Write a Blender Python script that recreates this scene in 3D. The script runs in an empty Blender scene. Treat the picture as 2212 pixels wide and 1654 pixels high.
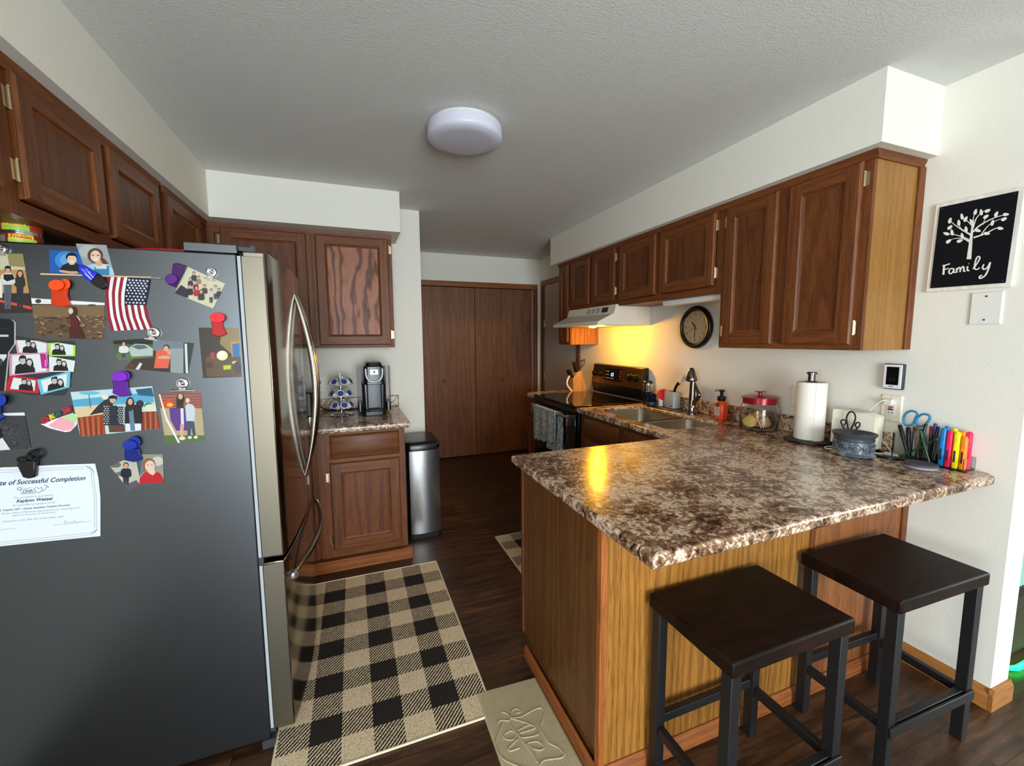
import bpy, bmesh, math, random
from mathutils import Vector, Matrix, Euler
random.seed(7)
PI = math.pi
scn = bpy.context.scene
C = scn.collection

# ------------------------------------------------------------------ camera
F_PX, YAW, PIT, ROL, CH = 906.4, 0.3627, -0.1038, -0.0061, 1.4259
def cam_axes():
    cy, sy, cp, sp = math.cos(YAW), math.sin(YAW), math.cos(PIT), math.sin(PIT)
    cr, sr = math.cos(ROL), math.sin(ROL)
    f = Vector((sy*cp, cy*cp, sp)); r = Vector((cy, -sy, 0)); u = r.cross(f)
    return r*cr + u*sr, u*cr - r*sr, f
RIGHT, UP, FWD = cam_axes()
cam_d = bpy.data.cameras.new('camera')
cam_d.sensor_width = 36.0
cam_d.lens = F_PX*36.0/2212.0
cam_d.clip_start = 0.02
cam = bpy.data.objects.new('camera', cam_d)
C.objects.link(cam)
m = Matrix.Identity(4)
for i in range(3):
    m[i][0] = RIGHT[i]; m[i][1] = UP[i]; m[i][2] = -FWD[i]
m[0][3], m[1][3], m[2][3] = 0, 0, CH
cam.matrix_world = m
scn.camera = cam

# ------------------------------------------------------------------ view, world, lights
scn.view_settings.view_transform = 'Standard'
scn.view_settings.look = 'None'
scn.view_settings.gamma = 1.0
scn.view_settings.use_curve_mapping = False
scn.view_settings.exposure = 0.78
w = bpy.data.worlds.new('world'); scn.world = w; w.use_nodes = True
w.node_tree.nodes['Background'].inputs[0].default_value = (0.75, 0.86, 1.0, 1)
w.node_tree.nodes['Background'].inputs[1].default_value = 1.0

def area(name, loc, target, sx, sy, power, col, spread=PI):
    d = bpy.data.lights.new(name, 'AREA'); d.shape = 'RECTANGLE'; d.size = sx; d.size_y = sy
    d.energy = power; d.color = col; d.spread = spread
    o = bpy.data.objects.new(name, d); C.objects.link(o); o.location = loc
    o.rotation_euler = (Vector(target)-Vector(loc)).to_track_quat('-Z', 'Y').to_euler()
    return o
# daylight entering through the patio door and the living room window behind the camera
area('daylight_patio_door', (0.1, -3.28, 1.12), (0.1, 0, 1.12), 1.85, 1.95, 136, (0.85, 0.95, 1.0))
area('added_side_fill', (-3.55, -1.5, 1.4), (0, -1.0, 1.3), 1.5, 1.2, 44, (0.95, 0.98, 1.0))  # added fill from the unseen left side, brightens faces turned to -x
area('daylight_living_window', (4.92, -0.9, 1.35), (0, -0.9, 1.3), 1.9, 1.3, 42, (0.90, 1.0, 0.94))

# ------------------------------------------------------------------ pixel -> point on a known plane
def ray(px, py):
    return RIGHT*((px-1106)/F_PX) - UP*((py-827)/F_PX) + FWD
CO = Vector((0, 0, CH))
def on_x(px, py, X): d = ray(px, py); return CO + d*(X/d.x)
def on_y(px, py, Y): d = ray(px, py); return CO + d*(Y/d.y)
def on_z(px, py, Z): d = ray(px, py); return CO + d*((Z-CH)/d.z)

# ------------------------------------------------------------------ materials
def lin(c):
    c = c/255.0
    return c/12.92 if c <= 0.04045 else ((c+0.055)/1.055)**2.4
def rgb(r, g, b): return (lin(r), lin(g), lin(b), 1)
MATS = {}
def mat(name, col, rough=0.5, metal=0.0, trans=0.0, ior=1.45, emit=None, es=0.0, coat=0.0, alpha=1.0, spec=0.5, aniso=0.0):
    if name in MATS: return MATS[name]
    mt = bpy.data.materials.new(name); mt.use_nodes = True
    b = mt.node_tree.nodes['Principled BSDF']
    b.inputs['Base Color'].default_value = rgb(*col)
    b.inputs['Roughness'].default_value = rough
    b.inputs['Metallic'].default_value = metal
    b.inputs['Transmission Weight'].default_value = trans
    b.inputs['IOR'].default_value = ior
    b.inputs['Coat Weight'].default_value = coat
    b.inputs['Specular IOR Level'].default_value = spec
    b.inputs['Anisotropic'].default_value = aniso
    if emit:
        b.inputs['Emission Color'].default_value = rgb(*emit)
        b.inputs['Emission Strength'].default_value = es
    MATS[name] = mt
    return mt
def nodes(name, **k):
    mt = mat(name, (128, 128, 128), **k)
    nt = mt.node_tree
    return mt, nt, nt.nodes['Principled BSDF']
def N(nt, kind, **inp):
    n = nt.nodes.new(kind)
    for k, v in inp.items():
        if k in n.inputs: n.inputs[k].default_value = v
        else: setattr(n, k, v)
    return n
def L(nt, a, b): nt.links.new(a, b)
def coords(nt, scale=(1, 1, 1), rnd=True):
    tc = N(nt, 'ShaderNodeTexCoord')
    mp = N(nt, 'ShaderNodeMapping'); mp.inputs['Scale'].default_value = scale
    if rnd:
        oi = N(nt, 'ShaderNodeObjectInfo')
        ad = N(nt, 'ShaderNodeVectorMath', operation='ADD')
        ml = N(nt, 'ShaderNodeMath', operation='MULTIPLY'); ml.inputs[1].default_value = 7.0
        L(nt, oi.outputs['Random'], ml.inputs[0])
        L(nt, tc.outputs['Object'], ad.inputs[0]); L(nt, ml.outputs[0], ad.inputs[1])
        L(nt, ad.outputs[0], mp.inputs[0])
    else:
        L(nt, tc.outputs['Object'], mp.inputs[0])
    return mp
def ramp(nt, stops, interp='LINEAR'):
    r = N(nt, 'ShaderNodeValToRGB'); r.color_ramp.interpolation = interp
    e = r.color_ramp.elements
    while len(e) < len(stops): e.new(0.5)
    for el, (p, c) in zip(e, stops): el.position = p; el.color = c
    return r
def bump(nt, b, src, strength, dist=0.002):
    bp = N(nt, 'ShaderNodeBump'); bp.inputs['Strength'].default_value = strength
    bp.inputs['Distance'].default_value = dist
    L(nt, src, bp.inputs['Height']); L(nt, bp.outputs[0], b.inputs['Normal'])
def plaster(name, col, rough=0.85, scale=90, st=0.5, dist=0.004):
    mt, nt, b = nodes(name)
    b.inputs['Base Color'].default_value = rgb(*col); b.inputs['Roughness'].default_value = rough
    mp = coords(nt, rnd=False)
    n = N(nt, 'ShaderNodeTexNoise', Scale=scale, Detail=5.0, Roughness=0.65); L(nt, mp.outputs[0], n.inputs['Vector'])
    bump(nt, b, n.outputs[0], st, dist)
    return mt
def oak(name, c1, c2, axis='Z', rough=0.45, freq=70, pore=0.62, ring=0.5, zs=0.09):
    mt, nt, b = nodes(name)
    sc = {'X': (zs, 1, 1), 'Y': (1, zs, 1), 'Z': (1, 1, zs)}[axis]
    mp = coords(nt, sc)
    n = N(nt, 'ShaderNodeTexNoise', Scale=5.0, Detail=3.0, Roughness=0.55); L(nt, mp.outputs[0], n.inputs['Vector'])
    dot = N(nt, 'ShaderNodeVectorMath', operation='DOT_PRODUCT')
    dot.inputs[1].default_value = {'X': (0, 1, 1), 'Y': (1, 0, 1), 'Z': (1, 1, 0)}[axis]
    L(nt, mp.outputs[0], dot.inputs[0])
    m1 = N(nt, 'ShaderNodeMath', operation='MULTIPLY'); m1.inputs[1].default_value = freq*2.2
    L(nt, dot.outputs['Value'], m1.inputs[0])
    m2 = N(nt, 'ShaderNodeMath', operation='MULTIPLY_ADD'); m2.inputs[1].default_value = 42.0
    L(nt, n.outputs[0], m2.inputs[0]); L(nt, m1.outputs[0], m2.inputs[2])
    sn = N(nt, 'ShaderNodeMath', operation='SINE'); L(nt, m2.outputs[0], sn.inputs[0])
    rg = ramp(nt, [(0.0, (0, 0, 0, 1)), (0.55, (0.25, 0.25, 0.25, 1)), (0.92, (1, 1, 1, 1)), (1.0, (0.75, 0.75, 0.75, 1))])
    hf = N(nt, 'ShaderNodeMath', operation='MULTIPLY_ADD'); hf.inputs[1].default_value = 0.5; hf.inputs[2].default_value = 0.5
    L(nt, sn.outputs[0], hf.inputs[0]); L(nt, hf.outputs[0], rg.inputs[0])
    mx = N(nt, 'ShaderNodeMix', data_type='RGBA')
    mul = N(nt, 'ShaderNodeMath', operation='MULTIPLY'); mul.inputs[1].default_value = ring
    L(nt, rg.outputs[0], mul.inputs[0]); L(nt, mul.outputs[0], mx.inputs[0])
    mx.inputs[6].default_value = rgb(*c1); mx.inputs[7].default_value = rgb(*c2)
    # pores
    mp2 = coords(nt, {'X': (0.03, 1, 1), 'Y': (1, 0.03, 1), 'Z': (1, 1, 0.03)}[axis])
    p = N(nt, 'ShaderNodeTexNoise', Scale=420.0, Detail=2.0); L(nt, mp2.outputs[0], p.inputs['Vector'])
    pr = ramp(nt, [(0.36, (pore, pore*0.9, pore*0.85, 1)), (0.5, (1, 1, 1, 1))]); L(nt, p.outputs[0], pr.inputs[0])
    mm = N(nt, 'ShaderNodeMix', data_type='RGBA', blend_type='MULTIPLY'); mm.inputs[0].default_value = 1.0
    L(nt, mx.outputs[2], mm.inputs[6]); L(nt, pr.outputs[0], mm.inputs[7])
    # slow tone variation
    n3 = N(nt, 'ShaderNodeTexNoise', Scale=2.3, Detail=2.0); L(nt, mp.outputs[0], n3.inputs['Vector'])
    r3 = ramp(nt, [(0.3, (0.82, 0.80, 0.78, 1)), (0.7, (1.12, 1.1, 1.08, 1))]); L(nt, n3.outputs[0], r3.inputs[0])
    m3 = N(nt, 'ShaderNodeMix', data_type='RGBA', blend_type='MULTIPLY'); m3.inputs[0].default_value = 1.0
    L(nt, mm.outputs[2], m3.inputs[6]); L(nt, r3.outputs[0], m3.inputs[7])
    L(nt, m3.outputs[2], b.inputs['Base Color'])
    b.inputs['Roughness'].default_value = rough; b.inputs['Specular IOR Level'].default_value = 0.35
    bump(nt, b, p.outputs[0], 0.12, 0.001)
    return mt

WALL = plaster('wall_paint', (228, 225, 214), scale=170, st=0.28, dist=0.003)
WALLW = WALL
CEIL = plaster('ceiling_texture', (218, 219, 215), scale=130, st=0.55, dist=0.004)
DRF = ((118, 68, 33), (84, 43, 17))
OZ = oak('oak_vertical', *DRF, 'Z'); OY = oak('oak_along_y', *DRF, 'Y'); OX = oak('oak_along_x', *DRF, 'X')
OP = oak('oak_panel_vertical', (106, 60, 28), (78, 40, 16), 'Z', freq=24, ring=0.6, zs=0.2)
GZ = oak('golden_oak_vertical', (160, 110, 48), (110, 68, 22), 'Z', freq=95, ring=0.6, rough=0.42)
GZE = oak('olive_oak_vertical', (110, 70, 34), (82, 48, 20), 'Z', freq=45, ring=0.6, rough=0.4)
CZ = oak('cathedral_oak', (172, 112, 84), (84, 44, 26), 'Z', freq=34, ring=1.0, pore=0.8, zs=0.3)
TRX = oak('oak_trim_x', (150, 88, 46), (112, 62, 30), 'X'); TRY = oak('oak_trim_y', (150, 88, 46), (112, 62, 30), 'Y')
TRZ = oak('oak_trim_z', (124, 74, 44), (92, 52, 28), 'Z')
BIF = oak('bifold_oak', (124, 83, 56), (98, 64, 43), 'Z', freq=30, ring=0.7, rough=0.45)
BRD = oak('baseboard_oak', (178, 120, 62), (150, 96, 46), 'Y'); BRDX = oak('baseboard_oak_x', (178, 120, 62), (150, 96, 46), 'X')

def laminate():
    mt, nt, b = nodes('stone_laminate')
    mp = coords(nt, (1, 1, 1), rnd=False)
    w1 = N(nt, 'ShaderNodeTexNoise', Scale=9.0, Detail=3.0); L(nt, mp.outputs[0], w1.inputs['Vector'])
    wm = N(nt, 'ShaderNodeVectorMath', operation='MULTIPLY_ADD'); wm.inputs[1].default_value = (0.05, 0.05, 0.05)
    L(nt, w1.outputs[1], wm.inputs[0]); L(nt, mp.outputs[0], wm.inputs[2])
    n = N(nt, 'ShaderNodeTexNoise', Scale=42.0, Detail=9.0, Roughness=0.72, Distortion=0.8); L(nt, wm.outputs[0], n.inputs['Vector'])
    big = N(nt, 'ShaderNodeTexNoise', Scale=8.0, Detail=3.0); L(nt, mp.outputs[0], big.inputs['Vector'])
    ad = N(nt, 'ShaderNodeMath', operation='MULTIPLY_ADD'); ad.inputs[1].default_value = 0.45
    L(nt, big.outputs[0], ad.inputs[0]); L(nt, n.outputs[0], ad.inputs[2])
    sb = N(nt, 'ShaderNodeMath', operation='SUBTRACT'); sb.inputs[1].default_value = 0.225; L(nt, ad.outputs[0], sb.inputs[0])
    r = ramp(nt, [(0.34, rgb(34, 22, 18)), (0.41, rgb(94, 64, 46)), (0.46, rgb(150, 112, 84)), (0.49, rgb(112, 86, 72)),
                  (0.525, rgb(192, 158, 128)), (0.575, rgb(236, 216, 190)), (0.65, rgb(166, 130, 106))])
    L(nt, sb.outputs[0], r.inputs[0])
    v = N(nt, 'ShaderNodeTexVoronoi', feature='DISTANCE_TO_EDGE', Scale=38.0); L(nt, wm.outputs[0], v.inputs['Vector'])
    vr = ramp(nt, [(0.0, (0.3, 0.27, 0.27, 1)), (0.06, (1, 1, 1, 1))]); L(nt, v.outputs[0], vr.inputs[0])
    mx = N(nt, 'ShaderNodeMix', data_type='RGBA', blend_type='MULTIPLY'); mx.inputs[0].default_value = 0.75
    L(nt, r.outputs[0], mx.inputs[6]); L(nt, vr.outputs[0], mx.inputs[7])
    L(nt, mx.outputs[2], b.inputs['Base Color'])
    b.inputs['Roughness'].default_value = 0.2
    bump(nt, b, n.outputs[0], 0.08, 0.001)
    return mt
LAM = laminate()

def planks():
    mt, nt, b = nodes('dark_wood_planks')
    mp = coords(nt, (1, 1, 1), rnd=False)
    br = N(nt, 'ShaderNodeTexBrick', offset=0.37, offset_frequency=2)
    br.inputs['Color1'].default_value = (0.25, 0.25, 0.25, 1); br.inputs['Color2'].default_value = (0.9, 0.9, 0.9, 1)
    br.inputs['Mortar'].default_value = (0, 0, 0, 1)
    br.inputs['Scale'].default_value = 1.0; br.inputs['Mortar Size'].default_value = 0.0012
    br.inputs['Brick Width'].default_value = 1.2; br.inputs['Row Height'].default_value = 0.15
    L(nt, mp.outputs[0], br.inputs['Vector'])
    mp2 = coords(nt, (0.12, 1, 1), rnd=False)
    off = N(nt, 'ShaderNodeVectorMath', operation='ADD'); L(nt, mp2.outputs[0], off.inputs[0])
    sc = N(nt, 'ShaderNodeVectorMath', operation='SCALE'); sc.inputs['Scale'].default_value = 5.0
    L(nt, br.outputs[0], sc.inputs[0]); L(nt, sc.outputs[0], off.inputs[1])
    g = N(nt, 'ShaderNodeTexNoise', Scale=26.0, Detail=8.0, Roughness=0.65, Distortion=0.6); L(nt, off.outputs[0], g.inputs['Vector'])
    r = ramp(nt, [(0.3, rgb(34, 21, 13)), (0.47, rgb(66, 42, 27)), (0.6, rgb(92, 62, 41)), (0.75, rgb(118, 84, 58))])
    L(nt, g.outputs[0], r.inputs[0])
    tone = ramp(nt, [(0.0, (0.2, 0.2, 0.2, 1)), (0.2, (0.72, 0.72, 0.72, 1)), (1.0, (1.1, 1.08, 1.05, 1))])
    L(nt, br.outputs[0], tone.inputs[0])
    mx = N(nt, 'ShaderNodeMix', data_type='RGBA', blend_type='MULTIPLY'); mx.inputs[0].default_value = 1
    L(nt, r.outputs[0], mx.inputs[6]); L(nt, tone.outputs[0], mx.inputs[7])
    L(nt, mx.outputs[2], b.inputs['Base Color'])
    b.inputs['Roughness'].default_value = 0.36
    bump(nt, b, g.outputs[0], 0.15, 0.001)
    return mt
FLOOR = planks()

def check_rug():
    mt, nt, b = nodes('buffalo_check_weave')
    tc = N(nt, 'ShaderNodeTexCoord'); sp = N(nt, 'ShaderNodeSeparateXYZ'); L(nt, tc.outputs['Object'], sp.inputs[0])
    nz = N(nt, 'ShaderNodeTexNoise', Scale=260.0, Detail=1.0); L(nt, tc.outputs['Object'], nz.inputs['Vector'])
    def M(op, a, bb=None, c=None):
        n = N(nt, 'ShaderNodeMath', operation=op)
        for i, x in enumerate((a, bb, c)):
            if x is None: continue
            if isinstance(x, (int, float)): n.inputs[i].default_value = x
            else: L(nt, x, n.inputs[i])
        return n.outputs[0]
    jit = M('MULTIPLY_ADD', nz.outputs[0], 0.006, -0.003)
    S = 0.1082
    xx = M('ADD', M('DIVIDE', M('ADD', sp.outputs[0], jit), S), 100.0); yy = M('ADD', M('DIVIDE', M('ADD', sp.outputs[1], jit), S*0.995), 100.0)
    a = M('GREATER_THAN', M('FRACT', M('DIVIDE', xx, 2.0)), 0.5)
    c = M('GREATER_THAN', M('FRACT', M('DIVIDE', yy, 2.0)), 0.5)
    both = M('MULTIPLY', a, c); any_ = M('MAXIMUM', a, c); mixed = M('SUBTRACT', any_, both)
    st = M('LESS_THAN', M('FRACT', M('ADD', M('DIVIDE', M('SUBTRACT', sp.outputs[0], M('MULTIPLY', sp.outputs[1], 0.9)), 0.0155), M('MULTIPLY', nz.outputs[0], 0.5))), 0.52)
    dark = M('MAXIMUM', both, M('MULTIPLY', mixed, st))
    lt = ramp(nt, [(0.33, rgb(140, 116, 84)), (0.46, rgb(222, 202, 166)), (0.65, rgb(238, 222, 190))])
    n2 = N(nt, 'ShaderNodeTexNoise', Scale=330.0, Detail=2.0); L(nt, tc.outputs['Object'], n2.inputs['Vector']); L(nt, n2.outputs[0], lt.inputs[0])
    dk = ramp(nt, [(0.35, rgb(18, 13, 12)), (0.7, rgb(46, 38, 34))]); L(nt, n2.outputs[0], dk.inputs[0])
    mx = N(nt, 'ShaderNodeMix', data_type='RGBA'); L(nt, dark, mx.inputs[0]); L(nt, lt.outputs[0], mx.inputs[6]); L(nt, dk.outputs[0], mx.inputs[7])
    L(nt, mx.outputs[2], b.inputs['Base Color']); b.inputs['Roughness'].default_value = 0.95
    bump(nt, b, n2.outputs[0], 0.7, 0.003)
    return mt
RUG = check_rug()
def noisy(name, c1, c2, scale, rough=0.8, st=0.3, dist=0.001, sc=(1, 1, 1), lo=0.35, hi=0.65, metal=0.0):
    mt, nt, b = nodes(name)
    mp = coords(nt, sc, rnd=False)
    n = N(nt, 'ShaderNodeTexNoise', Scale=scale, Detail=3.0); L(nt, mp.outputs[0], n.inputs['Vector'])
    r = ramp(nt, [(lo, rgb(*c1)), (hi, rgb(*c2))]); L(nt, n.outputs[0], r.inputs[0])
    L(nt, r.outputs[0], b.inputs['Base Color']); b.inputs['Roughness'].default_value = rough; b.inputs['Metallic'].default_value = metal
    if st: bump(nt, b, n.outputs[0], st, dist)
    return mt
def brushed(name, col, rough, sc, amt=0.12):
    mt, nt, b = nodes(name)
    b.inputs['Base Color'].default_value = rgb(*col); b.inputs['Metallic'].default_value = 1.0
    mp = coords(nt, sc, rnd=False)
    n = N(nt, 'ShaderNodeTexNoise', Scale=300.0, Detail=2.0); L(nt, mp.outputs[0], n.inputs['Vector'])
    ma = N(nt, 'ShaderNodeMath', operation='MULTIPLY_ADD'); ma.inputs[1].default_value = amt; ma.inputs[2].default_value = rough-amt/2
    L(nt, n.outputs[0], ma.inputs[0]); L(nt, ma.outputs[0], b.inputs['Roughness'])
    return mt
STEEL = brushed('stainless_steel', (116, 109, 96), 0.42, (1, 0.02, 1), 0.02)
HANDLE = mat('polished_handle_steel', (176, 170, 160), 0.16, 1.0)
STEELZ = brushed('stainless_steel_vertical', (200, 200, 200), 0.24, (1, 1, 0.02), 0.05)
STEELD = brushed('fridge_door_steel', (150, 142, 132), 0.13, (1, 0.02, 1), 0.06)
SINKM = brushed('sink_steel', (170, 160, 140), 0.3, (0.05, 1, 1))
CHROME = mat('chrome', (215, 215, 218), 0.08, 1.0)
BLACKCHROME = mat('dark_chrome', (70, 62, 56), 0.1, 1.0)
BRASS = mat('hinge_metal', (200, 180, 150), 0.25, 1.0)
BRONZE = mat('bronze', (60, 50, 44), 0.4, 0.8)
FSIDE = noisy('fridge_side_paint', (88, 91, 95), (96, 99, 103), 900, rough=0.33, st=0.1, dist=0.0005, metal=1.0)
BLACK = mat('black_plastic', (14, 14, 15), 0.28)
BLACKM = mat('black_matt', (16, 16, 17), 0.6)
DGREY = mat('dark_grey_plastic', (52, 54, 58), 0.5)
WHITE = mat('white_plastic', (225, 224, 218), 0.4)
ALMOND = mat('almond_enamel', (222, 214, 196), 0.35)
GLASSB = mat('black_glass', (6, 6, 7), 0.04, 0, spec=0.6)
GLASS = mat('clear_glass', (250, 252, 252), 0.02, 0, trans=1.0, ior=1.3)
CLEAR = mat('clear_acrylic', (245, 248, 248), 0.05, 0, trans=1.0, ior=1.15)
PAPER = mat('paper_white', (235, 232, 225), 0.8)
def flat(c, rough=0.45):
    return mat('print_%02x%02x%02x_%d' % (*c, int(rough*100)), c, rough)

# ------------------------------------------------------------------ mesh building
class MB:
    def __init__(s): s.v = []; s.f = []; s.m = []; s.mats = []
    def slot(s, mt):
        if mt not in s.mats: s.mats.append(mt)
        return s.mats.index(mt)
    def poly(s, pts, mt):
        i = len(s.v); s.v += [Vector(p) for p in pts]; s.f.append(list(range(i, i+len(pts)))); s.m.append(s.slot(mt)); return s
    def hexa(s, p, mt):   # 8 points: bottom 4 ccw, top 4 ccw
        i = len(s.v); s.v += [Vector(q) for q in p]; k = s.slot(mt)
        for f in ((0, 3, 2, 1), (4, 5, 6, 7), (0, 1, 5, 4), (1, 2, 6, 5), (2, 3, 7, 6), (3, 0, 4, 7)):
            s.f.append([i+q for q in f]); s.m.append(k)
        return s
    def box(s, x0, x1, y0, y1, z0, z1, mt):
        return s.hexa([(x0, y0, z0), (x1, y0, z0), (x1, y1, z0), (x0, y1, z0), (x0, y0, z1), (x1, y0, z1), (x1, y1, z1), (x0, y1, z1)], mt)
    def prism(s, pts, off, mt, cap=True, side_mt=None):
        n = len(pts); i = len(s.v); off = Vector(off)
        s.v += [Vector(p) for p in pts] + [Vector(p)+off for p in pts]
        k = s.slot(mt); ks = s.slot(side_mt or mt)
        if cap:
            s.f.append([i+q for q in range(n)][::-1]); s.m.append(k); s.f.append([i+n+q for q in range(n)]); s.m.append(k)
        for q in range(n):
            r = (q+1) % n; s.f.append([i+q, i+r, i+n+r, i+n+q]); s.m.append(ks)
        return s
    def rings(s, rings, mt, cap0=True, cap1=True):
        n = len(rings[0]); i = len(s.v); k = s.slot(mt)
        for r in rings: s.v += [Vector(p) for p in r]
        for a in range(len(rings)-1):
            for q in range(n):
                r = (q+1) % n; s.f.append([i+a*n+q, i+a*n+r, i+(a+1)*n+r, i+(a+1)*n+q]); s.m.append(k)
        if cap0: s.f.append([i+q for q in range(n)][::-1]); s.m.append(k)
        if cap1: j = i+(len(rings)-1)*n; s.f.append([j+q for q in range(n)]); s.m.append(k)
        return s
    def lathe(s, prof, cen, mt, seg=32, axis=(0, 0, 1), cap0=True, cap1=True, sx=1, sy=1):
        q = Vector((0, 0, 1)).rotation_difference(Vector(axis)); cen = Vector(cen)
        rr = []
        for r, z in prof:
            rr.append([cen + q @ Vector((max(r, 1e-5)*sx*math.cos(2*PI*k/seg), max(r, 1e-5)*sy*math.sin(2*PI*k/seg), z)) for k in range(seg)])
        return s.rings(rr, mt, cap0, cap1)
    def cyl(s, a, b, r, mt, seg=20, r2=None):
        a = Vector(a); b = Vector(b); d = b-a
        return s.lathe([(r, 0), (r if r2 is None else r2, d.length)], a, mt, seg, d)
    def tube(s, pts, r, mt, seg=8, closed=False, flatn=None, fw=1.0):
        pts = [Vector(p) for p in pts]; n = len(pts); rs = r if isinstance(r, (list, tuple)) else [r]*n
        rr = []; prev = None
        for i, p in enumerate(pts):
            if closed: t = pts[(i+1) % n]-pts[i-1]
            else: t = pts[min(i+1, n-1)]-pts[max(i-1, 0)]
            t.normalize()
            if flatn is not None: u = Vector(flatn)
            elif prev is None:
                u = Vector((0, 0, 1)) if abs(t.z) < 0.9 else Vector((1, 0, 0))
            else: u = prev
            u = (u - t*u.dot(t)).normalized(); w_ = t.cross(u); prev = u
            rr.append([p + u*(rs[i]*fw*math.cos(2*PI*k/seg)) + w_*(rs[i]*math.sin(2*PI*k/seg)) for k in range(seg)])
        if closed: rr.append(rr[0]); return s.rings(rr, mt, False, False)
        return s.rings(rr, mt)
    def mesh(s, me, M, mt):
        i = len(s.v); k = s.slot(mt)
        s.v += [M @ v.co for v in me.vertices]
        for p in me.polygons: s.f.append([i+q for q in p.vertices]); s.m.append(k)
        return s
    def build(s, name, parent=None, bevel=0, bseg=2, angle=35, fixn=True, flatsh=False, weld=False):
        me = bpy.data.meshes.new(name)
        inv = mw(parent).inverted() if parent else Matrix.Identity(4)
        me.from_pydata([inv @ v for v in s.v], [], s.f)
        for mt in s.mats: me.materials.append(mt)
        for p, k in zip(me.polygons, s.m): p.material_index = k
        if fixn or weld:
            bm = bmesh.new(); bm.from_mesh(me)
            if weld: bmesh.ops.remove_doubles(bm, verts=bm.verts, dist=1e-5)
            if fixn: bmesh.ops.recalc_face_normals(bm, faces=bm.faces)
            bm.to_mesh(me); bm.free()
        me.update()
        if not flatsh:
            me.shade_smooth(); me.set_sharp_from_angle(angle=math.radians(angle))
        o = bpy.data.objects.new(name, me); C.objects.link(o)
        if parent: o.parent = parent
        if bevel:
            bv = o.modifiers.new('bevel', 'BEVEL'); bv.width = bevel; bv.segments = bseg; bv.limit_method = 'ANGLE'; bv.angle_limit = math.radians(40)
        return o
def mw(o):
    M = Matrix.LocRotScale(o.location, o.rotation_euler, o.scale)
    return mw(o.parent) @ M if o.parent else M
def thing(name, label, cat, loc=(0, 0, 0), rz=0, group=None):
    o = bpy.data.objects.new(name, None); C.objects.link(o); o.empty_display_size = 0.05
    o.location = loc; o.rotation_euler = (0, 0, rz); return tag(o, label, cat, group)
def tag(o, label, cat, group=None):
    o['label'] = label; o['category'] = cat
    if group: o['group'] = group
    return o
def struct(o): o['kind'] = 'structure'; return o
def dup(root, loc, rz, label, group=None):
    r = root.copy(); C.objects.link(r); r.location = loc; r.rotation_euler = (0, 0, rz) if isinstance(rz, (int, float)) else rz; r['label'] = label
    if group: r['group'] = group
    for ch in list(root.children):
        c = ch.copy(); C.objects.link(c); c.parent = r
        for g in ch.children:
            d = g.copy(); C.objects.link(d); d.parent = c
    return r
def text_mesh(body, shear=0.0, extrude=0.0, spacing=1.0, bold=0.0):
    cu = bpy.data.curves.new('txt', 'FONT'); cu.body = body; cu.shear = shear; cu.extrude = extrude; cu.space_character = spacing
    cu.offset = bold; cu.resolution_u = 3
    o = bpy.data.objects.new('txt', cu); me = bpy.data.meshes.new_from_object(o)
    bpy.data.objects.remove(o); return me
def put_text(mb, body, a, b, n, mt, shear=0.0, depth=0.0, hscale=1.0, bold=0.0):
    """text whose baseline runs from point a to point b, facing n"""
    me = text_mesh(body, shear, 0.0, bold=bold); xs = [v.co.x for v in me.vertices]
    if not xs: return
    x0, x1 = min(xs), max(xs); a = Vector(a); b = Vector(b); n = Vector(n).normalized()
    u = (b-a); s = u.length/(x1-x0); u.normalize(); v = n.cross(u)
    M = Matrix(((u.x*s, v.x*s*hscale, n.x, a.x+n.x*depth-u.x*s*x0), (u.y*s, v.y*s*hscale, n.y, a.y+n.y*depth-u.y*s*x0), (u.z*s, v.z*s*hscale, n.z, a.z+n.z*depth-u.z*s*x0), (0, 0, 0, 1)))
    mb.mesh(me, M, mt); bpy.data.meshes.remove(me)
def shape2d(outlines, z0, z1, bevel=0.0, res=3):
    """flat shape with holes (first outline outer), extruded z0..z1 with rounded rim"""
    cu = bpy.data.curves.new('sh', 'CURVE'); cu.dimensions = '2D'; cu.fill_mode = 'BOTH'
    for ol in outlines:
        sp = cu.splines.new('POLY'); sp.points.add(len(ol)-1); sp.use_cyclic_u = True
        for p, q in zip(sp.points, ol): p.co = (q[0], q[1], 0, 1)
    cu.extrude = (z1-z0)/2-bevel; cu.bevel_depth = bevel; cu.bevel_resolution = res; cu.offset = -bevel
    o = bpy.data.objects.new('sh', cu); me = bpy.data.meshes.new_from_object(o)
    bpy.data.objects.remove(o)
    for v in me.vertices: v.co.z += (z0+z1)/2
    return me
def rrect(x0, x1, y0, y1, r, n=6):
    pts = []
    for cx, cy, a in ((x1-r, y1-r, 0), (x0+r, y1-r, 90), (x0+r, y0+r, 180), (x1-r, y0+r, 270)):
        for k in range(n+1):
            t = math.radians(a+90*k/n); pts.append((cx+r*math.cos(t), cy+r*math.sin(t)))
    return pts
def smooth_path(pts, n=6, closed=False):
    P = [Vector(p) for p in pts]; out = []; N_ = len(P)
    rng = range(N_ if closed else N_-1)
    for i in rng:
        g = (lambda k: P[k % N_]) if closed else (lambda k: P[max(0, min(N_-1, k))])
        p0, p1, p2, p3 = g(i-1), g(i), g(i+1), g(i+2)
        for k in range(n):
            t = k/n; out.append(0.5*((2*p1)+(p2-p0)*t+(2*p0-5*p1+4*p2-p3)*t*t+(3*p1-p0-3*p2+p3)*t**3))
    if not closed: out.append(P[-1])
    return out
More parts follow.
